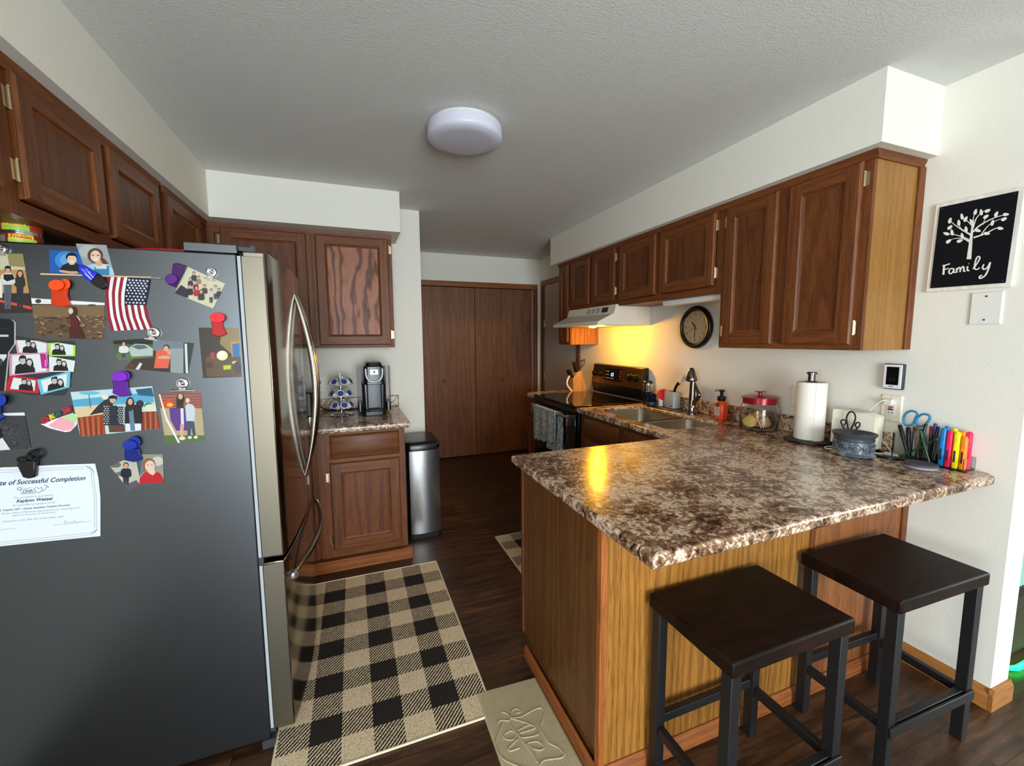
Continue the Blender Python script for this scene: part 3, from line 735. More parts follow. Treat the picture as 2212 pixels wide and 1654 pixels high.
# towel on the oven handle
b = MB(); TOWEL = noisy('grey_towel', (112, 124, 126), (206, 214, 214), 90, rough=0.95, st=0.8, dist=0.003, sc=(1, 1, 0.35))
def towel_sheet(mb, y0, y1, ztop, zb0, zb1, x0, thick=0.009):
    n = 26; m = 12; F = []; 
    for i in range(n+1):
        y = y0+(y1-y0)*i/n
        zb = zb0+(zb1-zb0)*i/n + 0.008*math.sin(i*0.9)
        wav = 0.009*math.sin(i*0.75+0.5)+0.005*math.sin(i*1.9)
        F.append([(x0+wav*(j/m)**0.6*(1 if j else 0), y+0.006*math.sin(j*0.8+i*0.3)*j/m, ztop+(zb-ztop)*j/m) for j in range(m+1)])
    for s_, off in ((0, 0), (1, thick)):
        for i in range(n):
            for j in range(m):
                q = [Vector(F[i][j]), Vector(F[i+1][j]), Vector(F[i+1][j+1]), Vector(F[i][j+1])]
                mb.poly([v+Vector((off, 0, 0)) for v in q], TOWEL)
    edge = [F[0][j] for j in range(m+1)]+[F[i][m] for i in range(1, n+1)]+[F[n][j] for j in range(m-1, -1, -1)]+[F[i][0] for i in range(n-1, 0, -1)]
    for k in range(len(edge)):
        p = Vector(edge[k]); q = Vector(edge[(k+1) % len(edge)]); o = Vector((thick, 0, 0)); mb.poly([p, q, q+o, p+o], TOWEL)
towel_sheet(b, 2.955, 3.375, 0.846, 0.60, 0.545, 1.480)
towel_sheet(b, 2.905, 3.20, 0.846, 0.53, 0.50, 1.521)
b.prism([(1.480+0.0, 2.955, 0.846), (1.483, 2.955, 0.851), (1.505, 2.955, 0.8535), (1.525, 2.955, 0.851), (1.530, 2.955, 0.846), (1.53, 2.955, 0.843), (1.505, 2.955, 0.8485), (1.489, 2.955, 0.843)], (0, 0.42, 0), TOWEL)
tag(b.build('kitchen_towel', angle=60, weld=True), 'grey patterned kitchen towel hanging from the oven door handle', 'towel')

# ------------------------------------------------------------------ range hood
t = thing('range_hood', 'almond range hood with lit warm lamp above the stove', 'range hood', (2.0, 3.13, 1.53))
prof = [(XR-0.002, 1.5285), (1.742, 1.5285), (1.742, 1.556), (1.885, 1.622), (1.905, 1.6895), (XR-0.002, 1.6895)]
b = MB()
n = len(prof); ys = (2.757, 3.513)
b.prism([(x, 2.757, z) for x, z in prof[1:]+prof[:1]], (0, 0.756, 0), ALMOND)
b.build('shell', t, bevel=0.004)
b = MB().box(1.79, 2.20, 2.79, 3.48, 1.5265, 1.5282, mat('hood_filter', (150, 150, 146), 0.4, 0.8)); b.build('filter', t)
va = Vector((1.885, 0, 1.622)); vb = Vector((1.905, 0, 1.6895)); vu = (vb-va).normalized(); vn = Vector((-vu.z, 0, vu.x))
b = MB(); DK = flat((70, 66, 60))
for g in range(3):
    for k in range(5):
        y0 = 3.17-g*0.072; s = 0.014+k*0.009
        b.prism([va+vu*s+Vector((0, y0, 0)), va+vu*s+Vector((0, y0-0.052, 0)), va+vu*(s+0.0035)+Vector((0, y0-0.052, 0)), va+vu*(s+0.0035)+Vector((0, y0, 0))], vn*0.0008, DK)
b.build('vent_slots', t)
b = MB().prism([va+vu*0.012+Vector((0, 2.935, 0)), va+vu*0.012+Vector((0, 2.855, 0)), va+vu*0.052+Vector((0, 2.855, 0)), va+vu*0.052+Vector((0, 2.935, 0))], vn*0.004, BLACK)
b.build('switch_panel', t, bevel=0.001)
BULB = mat('hood_bulb', (255, 200, 90), 0.3, emit=(255, 176, 40), es=30.0)
MB().lathe([(0.03, 0), (0.03, 0.006), (0.022, 0.012), (0.001, 0.014)], (1.84, 2.99, 1.5262), BULB, 24, (0, 0, -1)).build('lamp_lens', t)
ld = bpy.data.lights.new('hood_lamp', 'POINT'); ld.energy = 9.5; ld.color = (1.0, 0.44, 0.012); ld.shadow_soft_size = 0.03
lo = bpy.data.objects.new('hood_lamp', ld); C.objects.link(lo); lo.location = (1.93, 3.02, 1.485)

# ------------------------------------------------------------------ under-cabinet light
t = thing('under_cabinet_light', 'white tube light mounted under the cabinet above the clock', 'light fixture', (1.99, 2.05, 1.66))
MB().prism([(1.955, 1.83, 1.6745), (1.95, 1.83, 1.655), (1.962, 1.83, 1.641), (2.03, 1.83, 1.641), (2.045, 1.83, 1.6745)], (0, 0.47, 0), WHITE).build('diffuser', t, bevel=0.003)
MB().box(1.955, 2.045, 1.803, 1.8295, 1.645, 1.6745, BLACK).build('end_cap', t, bevel=0.002)

# ------------------------------------------------------------------ ceiling light
t = thing('ceiling_light', 'round white flush ceiling light, switched off', 'ceiling light', (0.53, 1.99, ZC))
LW = mat('opal_diffuser', (206, 206, 220), 0.4)
MB().lathe([(0.155, 0), (0.155, 0.012), (0.001, 0.012)], (0.53, 1.99, ZC), WHITE, 64, (0, 0, -1)).build('mounting_plate', t)
MB().lathe([(0.150, 0.010), (0.170, 0.012), (0.172, 0.050), (0.170, 0.060), (0.160, 0.070), (0.12, 0.0745), (0.001, 0.076)], (0.53, 1.99, ZC), LW, 64, (0, 0, -1)).build('diffuser', t, angle=50)

# ------------------------------------------------------------------ trash can
t = thing('trash_can', 'stainless and black step trash can beside the base cabinet', 'trash can', (0.44, 3.11, 0))
def ring(x0, x1, y0, y1, r, z, bulge=0.0):
    pts = []
    for p in rrect(x0, x1, y0, y1, r, 6):
        f = 1-((p[0]-(x0+x1)/2)/((x1-x0)/2))**2
        pts.append((p[0], p[1]-(bulge*f if p[1] < (y0+y1)/2 else 0), z))
    return pts
A = (0.325, 0.562, 2.955, 3.30)
MB().rings([ring(*A, 0.03, 0.0, 0.015), ring(*A, 0.03, 0.03, 0.015)], BLACKM).build('base', t)
MB().rings([ring(A[0]+.004, A[1]-.004, A[2]+.004, A[3], 0.03, 0.03, 0.015), ring(A[0]+.004, A[1]-.004, A[2]+.004, A[3], 0.03, 0.655, 0.015)], BLACK).build('body', t)
mb = MB(); arc = []
for k in range(17):
    x = 0.342+(0.557-0.342)*k/16; f = 1-((x-0.4435)/0.1185)**2; arc.append((x, 2.957-0.016*f))
inner = [(x, y+0.004) for x, y in arc][::-1]
mb.prism([(x, y, 0.034) for x, y in arc+inner], (0, 0, 0.61), STEELZ); mb.build('front_panel', t, bevel=0.001)
MB().rings([ring(A[0]-.003, A[1]+.003, A[2]-.003, A[3], 0.032, 0.655, 0.016), ring(A[0]-.003, A[1]+.003, A[2]-.003, A[3], 0.032, 0.685, 0.016), ring(A[0]+.004, A[1]-.004, A[2]+.006, A[3]-.006, 0.03, 0.70, 0.014), ring(A[0]+.03, A[1]-.03, A[2]+.035, A[3]-.03, 0.03, 0.705, 0.01)], BLACK).build('lid', t, angle=50)

# ------------------------------------------------------------------ coffee maker
t = thing('coffee_maker', 'black single-cup coffee maker with lit screen on the back counter', 'coffee maker', (0.13, 3.1, 0.914))
cx = 0.13
def rb(mb, x0, x1, y0, y1, z0, z1, r, mt, tx=0, ty=0):
    mb.rings([[(p[0], p[1], z0) for p in rrect(x0, x1, y0, y1, r)], [(p[0], p[1], z1) for p in rrect(x0+tx, x1-tx, y0+ty, y1, r)]], mt)
b = MB(); rb(b, cx-0.085, cx+0.075, 2.965, 3.25, 0.9145, 0.945, 0.03, BLACK); rb(b, cx-0.048, cx+0.052, 2.97, 3.05, 0.945, 0.955, 0.02, DGREY); b.build('drip_tray_base', t, bevel=0.003)
b = MB(); rb(b, cx-0.072, cx+0.076, 3.05, 3.25, 0.945, 1.13, 0.02, BLACK, -0.006); b.build('column', t, bevel=0.003)
b = MB(); rb(b, cx-0.048, cx+0.052, 3.035, 3.06, 0.96, 1.12, 0.01, mat('satin_black', (32, 38, 46), 0.3)); b.build('cup_recess', t)
b = MB(); rb(b, cx-0.066, cx+0.072, 2.975, 3.24, 1.125, 1.25, 0.028, BLACK, 0.003, 0.003); rb(b, cx-0.052, cx+0.058, 2.985, 3.23, 1.25, 1.274, 0.028, BLACK, 0.006, 0.006); b.build('brew_head', t, bevel=0.004)
pts = [(cx-0.050, 2.975, 1.235), (cx-0.050, 2.974, 1.20), (cx-0.042, 2.973, 1.168), (cx-0.022, 2.972, 1.150), (cx+0.003, 2.971, 1.145), (cx+0.028, 2.972, 1.150), (cx+0.048, 2.973, 1.168), (cx+0.056, 2.974, 1.20), (cx+0.056, 2.975, 1.235)]
b = MB().tube(smooth_path(pts, 5), 0.0075, mat('silver_plastic', (120, 122, 125), 0.35, 0.6), 8, flatn=(0, 1, 0), fw=0.6); b.build('handle_ring', t)
SCR = mat('lit_screen', (200, 215, 255), 0.3, emit=(190, 210, 255), es=1.6)
b = MB().box(cx-0.022, cx+0.028, 2.9735, 2.976, 1.195, 1.226, SCR); b.lathe([(0.008, 0), (0.008, 0.0005)], (cx+0.003, 2.9733, 1.211), flat((20, 30, 90)), 16, (0, -1, 0)); b.build('screen', t)
for a0, a1 in ((cx-0.108, cx-0.079), (cx+0.081, cx+0.114)):
    b = MB(); rb(b, a0, a1, 3.07, 3.24, 0.99, 1.245, 0.01, mat('smoky_tank', (214, 218, 222), 0.08, trans=0.85, ior=1.1)); b.build('water_tank', t)
    b = MB(); rb(b, a0, a1, 3.07, 3.24, 0.93, 0.99, 0.01, BLACK); b.build('tank_base', t)

# ------------------------------------------------------------------ pod carousel
PX, PY = -0.085, 3.10
t = thing('pod_carousel', 'chrome wire carousel holding coffee pods beside the coffee maker', 'pod holder', (PX, PY, 0.914))
MB().lathe([(0.078, 0), (0.080, 0.004), (0.06, 0.012), (0.02, 0.014), (0.001, 0.014)], (PX, PY, 0.9145), CHROME, 40).build('base', t)
MB().cyl((PX, PY, 0.925), (PX, PY, 1.20), 0.006, CHROME, 12).build('pole', t)
TZ = (0.985, 1.065, 1.145); TOFF = (0.3, 0.0, 0.35)
tilt = math.radians(60)
for zt, off in zip(TZ, TOFF):
    rg = MB()
    rg.tube([(PX+0.038*math.cos(2*PI*k/24), PY+0.038*math.sin(2*PI*k/24), zt-0.022) for k in range(24)], 0.0018, CHROME, 6, closed=True)
    for k in range(7):
        a_ = off+2*PI*k/7+PI/2*3
        d_ = Vector((math.cos(a_)*math.sin(tilt), math.sin(a_)*math.sin(tilt), math.cos(tilt)))
        c_ = Vector((PX+0.062*math.cos(a_), PY+0.062*math.sin(a_), zt))
        q = Vector((0, 0, 1)).rotation_difference(d_)
        rg.tube([c_+d_*0.008+q @ Vector((0.0255*math.cos(2*PI*j/20), 0.0255*math.sin(2*PI*j/20), 0)) for j in range(20)], 0.0014, CHROME, 6, closed=True)
        rg.tube([c_+d_*0.008-Vector((math.cos(a_), math.sin(a_), 0))*0.024, Vector((PX+0.038*math.cos(a_), PY+0.038*math.sin(a_), zt-0.022))], 0.0014, CHROME, 6)
    rg.build('wire_tier', t)
pod = thing('coffee_pod', 'white coffee pod with dark blue foil lid in the chrome carousel', 'coffee pod', (0, 0, 0), group='coffee pods in the carousel')
MB().lathe([(0.017, -0.032), (0.0185, -0.030), (0.0225, 0.004), (0.0225, 0.008)], (0, 0, 0), WHITE, 20).build('cup', pod)
MB().lathe([(0.0245, 0.008), (0.0245, 0.0095), (0.020, 0.0097), (0.001, 0.0097)], (0, 0, 0), flat((235, 235, 240), 0.3), 20).lathe([(0.0205, 0.0098), (0.001, 0.0101)], (0, 0, 0), flat((58, 70, 128), 0.35), 20).build('foil_lid', pod)
first = True
for ti, (zt, off) in enumerate(zip(TZ, TOFF)):
    for k in range(7):
        a_ = off+2*PI*k/7+PI/2*3
        d_ = Vector((math.cos(a_)*math.sin(tilt), math.sin(a_)*math.sin(tilt), math.cos(tilt)))
        c_ = Vector((PX+0.062*math.cos(a_), PY+0.062*math.sin(a_), zt))
        tier = ('bottom', 'middle', 'top')[ti]
        aa = math.degrees(a_) % 360
        side = ('back right', 'back', 'back left', 'left', 'front left', 'front', 'front right', 'right')[int(((aa-22.5) % 360)//45)]
        lab = 'white coffee pod with dark blue foil lid, %s of the %s carousel ring' % (side, tier)
        if first: o = pod; first = False; o['label'] = lab; o['group'] = 'coffee pods on the %s carousel ring' % tier
        else: o = dup(pod, c_, 0, lab, 'coffee pods on the %s carousel ring' % tier)
        o.location = c_; o.rotation_mode = 'XYZ'; o.rotation_euler = Vector((0, 0, 1)).rotation_difference(d_).to_euler()

# ------------------------------------------------------------------ outlet + plug on back wall
def plate(name, label, cen, n, w_, h_, cat, mt=WHITE):
    t = thing(name, label, cat, cen); cen = Vector(cen); n = Vector(n); u = Vector((n.y, -n.x, 0)); z = Vector((0, 0, 1))
    r = lambda e, d: [cen+u*(x)+z*(y)+n*d for x, y in ((-w_/2+e, -h_/2+e), (w_/2-e, -h_/2+e), (w_/2-e, h_/2-e), (-w_/2+e, h_/2-e))]
    MB().rings([r(0, 0), r(0, 0.003), r(0.004, 0.0065)], mt).build('cover_plate', t, angle=20)
    return t, cen, n, u, z
def duplex(t, cen, n, u, z):
    for dz in (-0.02, 0.02):
        c = cen+z*dz; b = MB()
        b.lathe([(0.0165, 0.0065), (0.0165, 0.0085), (0.015, 0.009), (0.001, 0.009)], c, WHITE, 24, n); 
        for du in (-0.006, 0.006): b.prism([c+u*(du-0.001)+z*0.006+n*0.0088, c+u*(du+0.001)+z*0.006+n*0.0088, c+u*(du+0.001)-z*0.003+n*0.0088, c+u*(du-0.001)-z*0.003+n*0.0088], n*0.0006, BLACKM)
        b.build('socket', t)
    b = MB(); b.lathe([(0.003, 0.0066), (0.002, 0.008), (0.0005, 0.008)], cen, CHROME, 10, n); b.build('screw', t)
p = on_y(690, 830, YB)
t_, c_, n_, u_, z_ = plate('wall_outlet', 'white wall outlet behind the pod carousel with black plug', (p.x, YB, p.z), (0, -1, 0), 0.075, 0.118, 'outlet')
duplex(t_, c_, n_, u_, z_)
b = MB().box(p.x-0.035, p.x+0.012, YB-0.04, YB-0.0095, p.z+0.005, p.z+0.028, BLACK)
b.tube(smooth_path([(p.x-0.02, YB-0.035, p.z+0.01), (p.x-0.03, YB-0.05, p.z-0.05), (p.x-0.01, YB-0.04, 0.96), (p.x+0.06, YB-0.05, 0.92), (PX+0.09, 3.29, 0.9185), (0.08, 3.28, 0.9185)], 6), 0.0035, BLACK, 8)
tag(b.build('power_cord'), 'black plug and power cord running behind the pod carousel', 'cord')
# toaster half hidden behind the fridge handles
t = thing('toaster', 'black and chrome toaster on the counter beyond the fridge doors', 'toaster', (-0.34, 3.08, 0.914))
b = MB(); rb(b, -0.45, -0.245, 2.98, 3.22, 0.93, 1.09, 0.03, BLACK); b.build('body', t, bevel=0.008)
b = MB(); rb(b, -0.445, -0.25, 2.985, 3.215, 0.9145, 0.93, 0.03, CHROME); b.build('base', t)
b = MB().box(-0.43, -0.265, 3.04, 3.07, 1.089, 1.0925, CHROME).box(-0.43, -0.265, 3.13, 3.16, 1.089, 1.0925, CHROME); b.build('bread_slot', t)

# ------------------------------------------------------------------ rugs and mat
def rug(label, x0, x1, y0, y1, rz=0, name='area_rug'):
    w_, h_ = x1-x0, y1-y0
    t = thing(name, label, 'rug', (x0, y0, 0), rz)
    b = MB().box(x0, x1, y0, y1, 0.0005, 0.007, RUG); b.build('pile', t)
    e = MB(); BI = flat((226, 212, 184), 0.9)
    for (a_, c_) in (((x0, y0), (x1, y0)), ((x1, y0), (x1, y1)), ((x1, y1), (x0, y1)), ((x0, y1), (x0, y0))):
        e.tube([(a_[0], a_[1], 0.005), (c_[0], c_[1], 0.005)], 0.0045, BI, 8)
    e.build('binding', t); return t
rug('large black and beige buffalo check rug in front of the fridge', -0.31, 0.4475, 1.392, 2.582)
rug('black and beige check rug by the sink cabinet, mostly hidden by the peninsula', 0.911, 1.50, 1.80, 2.758)
t = thing('floor_mat', 'beige cushioned floor mat with embossed design beside the peninsula', 'mat', (0.53, 1.1, 0))
MATM = noisy('beige_vinyl', (178, 162, 128), (186, 170, 136), 30, rough=0.42, st=0.2)
nt = MATM.node_tree; wv = N(nt, 'ShaderNodeTexWave', Scale=55.0, bands_direction='Y'); tc = N(nt, 'ShaderNodeTexCoord'); L(nt, tc.outputs['Object'], wv.inputs['Vector'])
bb = nt.nodes['Principled BSDF']; bp = N(nt, 'ShaderNodeBump', Strength=0.25, Distance=0.001); L(nt, wv.outputs[0], bp.inputs['Height']); L(nt, bp.outputs[0], bb.inputs['Normal'])
rings_ = []
for e, z in ((0, 0.0005), (0, 0.006), (0.008, 0.011)):
    rings_.append([(x, y, z) for x, y in ((0.408+e, 0.90+e), (0.664-e, 0.90+e), (0.664-e, 1.496-e), (0.408+e, 1.507-e))])
MB().rings(rings_, MATM).build('pad', t, angle=20)
ox, oy, s_ = 1000, 1440, 7.373
def em(pts, closed=False, r=0.003):
    P_ = [on_z(ox+x/s_, oy+y/s_, 0.011) for x, y in pts]
    return smooth_path(P_, 5, closed), r
b = MB()
for pts in ([(640, 900), (560, 1080), (525, 1200), (560, 1350), (660, 1480), (900, 1590), (1100, 1640)],
            [(550, 900), (600, 855), (720, 860), (760, 820), (700, 745), (620, 725)],
            [(760, 820), (770, 720), (850, 670), (920, 710), (870, 740), (850, 720)],
            [(760, 820), (930, 795), (1080, 710), (1230, 655), (1290, 720), (1270, 850), (1230, 960), (1290, 1090), (1370, 1210), (1520, 1290), (1620, 1390)],
            [(1620, 1390), (1560, 1450), (1300, 1490), (1220, 1580)],
            [(740, 840), (790, 980), (880, 1080), (960, 1200), (1100, 1380), (1180, 1520)],
            [(790, 830), (1000, 890), (1140, 950), (1120, 990), (900, 1060)],
            [(900, 1060), (940, 1130), (1180, 1090), (1190, 1040)],
            [(880, 1150), (760, 1260), (720, 1310), (760, 1340), (900, 1290)],
            [(660, 1080), (760, 1020), (840, 1080), (800, 1160), (700, 1160), (640, 1110)],
            [(1030, 1220), (1180, 1190), (1290, 1270), (1230, 1330), (1090, 1290), (1030, 1220)],
            [(880, 1010), (1000, 950), (1080, 930)], [(1020, 1230), (1120, 1340), (1160, 1480)]):
    P_, r = em(pts); b.tube(P_, 0.0028, MATM, 6)
b.build('embossed_design', t)

# ------------------------------------------------------------------ bar stools
SEAT = noisy('espresso_wood_blocks', (13, 6, 3), (30, 13, 7), 9, rough=0.5, st=0.0, sc=(1, 3, 1))
nt = SEAT.node_tree; br = N(nt, 'ShaderNodeTexBrick'); br.inputs['Scale'].default_value = 1.0; br.inputs['Brick Width'].default_value = 0.16; br.inputs['Row Height'].default_value = 0.036; br.inputs['Mortar Size'].default_value = 0.0008
br.inputs['Color1'].default_value = (0.75, 0.75, 0.75, 1); br.inputs['Color2'].default_value = (1.35, 1.35, 1.35, 1); br.inputs['Mortar'].default_value = (0.5, 0.5, 0.5, 1)
tc = N(nt, 'ShaderNodeTexCoord'); L(nt, tc.outputs['Object'], br.inputs['Vector']); bb = nt.nodes['Principled BSDF']; bb.inputs['Specular IOR Level'].default_value = 0.2; src = bb.inputs['Base Color'].links[0].from_socket
mx = N(nt, 'ShaderNodeMix', data_type='RGBA', blend_type='MULTIPLY'); mx.inputs[0].default_value = 1.0; L(nt, src, mx.inputs[6]); L(nt, br.outputs[0], mx.inputs[7]); L(nt, mx.outputs[2], bb.inputs['Base Color'])
METAL = mat('dark_grey_metal', (30, 29, 31), 0.42, 0.2)
def make_stool(label):
    t = thing('bar_stool', label, 'stool', (0, 0, 0), group='bar stools at the peninsula')
    hw, hd, zt = 0.235, 0.158, 0.628
    MB().box(-hw, hw, -hd, hd, zt-0.045, zt, SEAT).build('seat', t, bevel=0.007, bseg=3)
    lx, ly, s = hw-0.026, hd-0.026, 0.0165
    for a_ in (-1, 1):
        for c_ in (-1, 1):
            MB().box(a_*lx-s, a_*lx+s, c_*ly-s, c_*ly+s, 0.0, zt-0.0455, METAL).build('leg', t, bevel=0.002)
    for c_, z in ((-1, 0.165), (1, 0.195)):
        MB().box(-lx+s, lx-s, c_*ly-0.011, c_*ly+0.011, z, z+0.03, METAL).build('stretcher', t, bevel=0.002)
    for a_ in (-1, 1):
        MB().box(a_*lx-0.011, a_*lx+0.011, -ly+s, ly-s, 0.165, 0.195, METAL).build('stretcher', t, bevel=0.002)
    # footrest bar fixed outside the two front legs
    MB().box(-lx-s, lx+s, -ly-s-0.008, -ly-s, 0.16, 0.195, METAL).build('footrest', t, bevel=0.002)
    MB().box(-hw+0.02, hw-0.02, -hd+0.02, hd-0.02, zt-0.05, zt-0.0455, METAL).build('seat_plate', t)
    return t
st = make_stool('dark wood bar stool nearest the camera, by the counter corner')
st.location = (1.078, 0.858, 0); st.rotation_euler = (0, 0, 0.0)
dup(st, (1.765, 0.850, 0), -0.03, 'dark wood bar stool on the right, next to the wall')

# ------------------------------------------------------------------ beyond the wall end
t = thing('display_cabinet', 'dark cabinet with pale green lit glass beyond the wall end', 'cabinet', (2.9, 1.1, 0))
PG = mat('pale_green_glass', (150, 205, 180), 0.25)
MB().box(2.62, 3.2, 0.84, 1.4, 0.0, 0.30, mat('dark_brown_fabric', (60, 46, 36), 0.9)).build('lower_body', t, bevel=0.01)
MB().box(2.58, 3.2, 0.82, 1.4, 0.3005, 0.345, BLACK).build('shelf', t)
MB().box(2.59, 3.2, 0.825, 1.4, 0.3455, 0.56, PG).build('glass_panel', t, bevel=0.003)
MB().box(2.58, 3.2, 0.82, 1.4, 0.5605, 0.58, WHITE).box(2.585, 3.2, 0.822, 1.4, 0.58, 0.68, DGREY).build('top', t)
tag(MB().tube([(2.555, 1.1, 0.016), (2.56, 0.80, 0.016), (2.60, 0.785, 0.016), (3.2, 0.785, 0.016)], 0.011, mat('green_led', (30, 255, 110), 0.4, emit=(20, 255, 100), es=3.0), 8).build('led_strip'), 'glowing green light strip on the floor beyond the wall', 'light strip')
ZT = 0.9145
# ------------------------------------------------------------------ knife block and knives
t = thing('knife_block', 'light wood knife block on the counter beyond the stove', 'knife block', (2.06, 3.57, ZT))
KB = oak('pale_block_wood', (206, 160, 96), (176, 126, 66), 'Z', freq=50, ring=0.5)
kx, ky = 2.035, 3.545
q = Matrix.Rotation(math.radians(-14), 3, 'Y')
def kb(x, y, z): return Vector((kx, ky, ZT)) + Vector((x, y, z))
prof = [(-0.055, 0), (0.085, 0), (0.085, 0.05), (0.035, 0.205), (-0.015, 0.19), (-0.06, 0.13)]
MB().prism([kb(x, 0, z) for x, z in prof], (0, 0.10, 0), KB).build('block', t, bevel=0.004)
slots = [(-0.045, 0.025, 0.135, 0.095, -30), (-0.045, 0.07, 0.135, 0.09, -30), (0.0, 0.02, 0.185, 0.10, -22), (0.0, 0.05, 0.185, 0.115, -18), (0.015, 0.08, 0.193, 0.10, -8)]
kn = ('lowest in the front row', 'second in the front row', 'upper row nearest the stove', 'middle of the upper row', 'far end of the upper row')
for (x, y, z, ln, tl), d_ in zip(slots, kn):
    p = kb(x, y, z-0.004); a_ = Vector((math.sin(math.radians(tl)), 0, math.cos(math.radians(tl))))
    t = thing('kitchen_knife', 'black-handled knife in the wooden block, %s' % d_, 'knife', p, group='knives in the block')
    b = MB(); b.tube([p+a_*0.004, p+a_*ln*0.3, p+a_*ln*0.7, p+a_*ln], [0.011, 0.014, 0.0125, 0.0145], BLACK, 10, flatn=(0, 1, 0), fw=0.7); b.build('handle', t)
    b = MB().cyl(p-a_*0.001, p+a_*0.006, 0.0085, CHROME, 12); b.build('bolster', t)
p = kb(0.03, 0.04, 0.2)
t = thing('kitchen_shears', 'kitchen shears with black loop handles standing in the knife block', 'scissors', p)
a_ = Vector((0.32, -0.05, 0.95)).normalized()
for s_ in (-1, 1):
    c_ = p+a_*0.075+Vector((0.014*s_, 0, 0.004*s_)); b = MB()
    b.tube([c_+a_*(0.04*math.cos(k*PI/8))+Vector((0.9, 0, -0.3)).normalized()*(0.013*math.sin(k*PI/8)) for k in range(16)], 0.0042, BLACK, 8, closed=True)
    b.tube([p+a_*0.002, c_-a_*0.038], 0.005, BLACK, 8); b.build('handle', t)
b = MB().tube(smooth_path([on_y(1231, 811, 3.56), on_y(1226, 820, 3.56), on_y(1225, 829, 3.56), on_y(1229, 837, 3.56), Vector((on_y(1236, 842, 3.56).x, 3.56, ZT+0.006))], 6), [0.003]+[0.0085]*23+[0.006], mat('white_enamel', (235, 228, 222), 0.25), 10, flatn=(0, 1, 0), fw=1.0)
tag(b.build('curved_handle_utensil'), 'curved white-handled utensil leaning beside the knife block', 'utensil')

# ------------------------------------------------------------------ french press and cup
def rbox(mb, x0, x1, y0, y1, z0, z1, r, mt):
    mb.rings([[(p[0], p[1], z0) for p in rrect(x0, x1, y0, y1, r)], [(p[0], p[1], z1) for p in rrect(x0, x1, y0, y1, r)]], mt); return mb
c = (2.135, 2.655, ZT)
t = thing('french_press', 'glass coffee press with black lid between the stove and the sink', 'coffee press', c)
MB().lathe([(0.034, 0), (0.036, 0.004), (0.036, 0.10)], c, mat('dark_coffee', (16, 12, 12), 0.1), 28).build('filled_base', t)
MB().lathe([(0.0365, 0.10), (0.0365, 0.148), (0.0345, 0.148), (0.0345, 0.10)], c, GLASS, 28, cap0=False, cap1=False).build('glass_body', t)
MB().lathe([(0.038, 0.143), (0.0385, 0.146), (0.0385, 0.165), (0.037, 0.167)], c, CHROME, 28).build('band', t)
MB().lathe([(0.039, 0.166), (0.0405, 0.168), (0.040, 0.176), (0.03, 0.186), (0.001, 0.188)], c, BLACK, 28).build('lid', t)
c = (2.10, 2.568, ZT)
t = thing('tumbler', 'dark blue tumbler beside the coffee press', 'cup', c)
MB().lathe([(0.030, 0), (0.033, 0.003), (0.039, 0.092), (0.037, 0.092), (0.031, 0.006), (0.001, 0.006)], c, mat('navy_glass', (10, 14, 48), 0.08), 28).build('cup_body', t, angle=50)
MB().lathe([(0.040, 0.012), (0.0405, 0.016), (0.0405, 0.034), (0.040, 0.038)], c, mat('grey_sleeve', (46, 48, 52), 0.5), 28, cap0=False, cap1=False).build('sleeve', t)

# ------------------------------------------------------------------ sink tray with brush holders
TRAYM = mat('grey_rubber', (96, 92, 90), 0.5)
t = thing('sink_tray', 'thin grey oval tray behind the sink', 'tray', (2.155, 2.43, ZT))
MB().rings([[(2.145+a*math.cos(k*PI/20)*0.058, 2.425+a*math.sin(k*PI/20)*0.125, z) for k in range(40)] for a, z in ((0.95, ZT), (1.0, ZT+0.006), (0.97, ZT+0.008), (0.94, ZT+0.005))], TRAYM).build('tray_body', t, angle=50)
ZR = ZT+0.0085
LG = mat('light_grey_plastic', (178, 180, 172), 0.45)
t = thing('brush_holder', 'light grey square caddy with hook, holding the dish brush', 'caddy', (2.17, 2.42, ZR))
x0, x1, y0, y1 = 2.128, 2.195, 2.362, 2.462
b = MB(); b.rings([[(p[0], p[1], z) for p in rrect(x0+e, x1-e, y0+e, y1-e, 0.008, 3)] for e, z in ((0.004, ZR), (0, ZR+0.004), (0, ZR+0.12), (0.003, ZR+0.12), (0.003, ZR+0.008))], LG); b.build('cup', t, angle=50)
b = MB().tube([(x0+0.012, y0-0.001, ZR+0.105), (x0+0.012, y0-0.02, ZR+0.103), (x1-0.012, y0-0.02, ZR+0.103), (x1-0.012, y0-0.001, ZR+0.105)], 0.006, LG, 8, flatn=(0, 0, 1), fw=1.0); b.build('hook', t)
b = MB().box(x0-0.0006, x0-0.0001, 2.375, 2.395, ZR+0.014, ZR+0.020, BLACKM); b.build('logo_mark', t)
t = thing('brush_holder', 'small white cup holding the round scrubbers', 'caddy', (2.15, 2.51, ZR))
c = (2.148, 2.512, ZT+0.0085)
MB().lathe([(0.020, 0), (0.022, 0.003), (0.025, 0.068), (0.0235, 0.068), (0.020, 0.005), (0.001, 0.005)], c, WHITE, 24).build('cup', t)
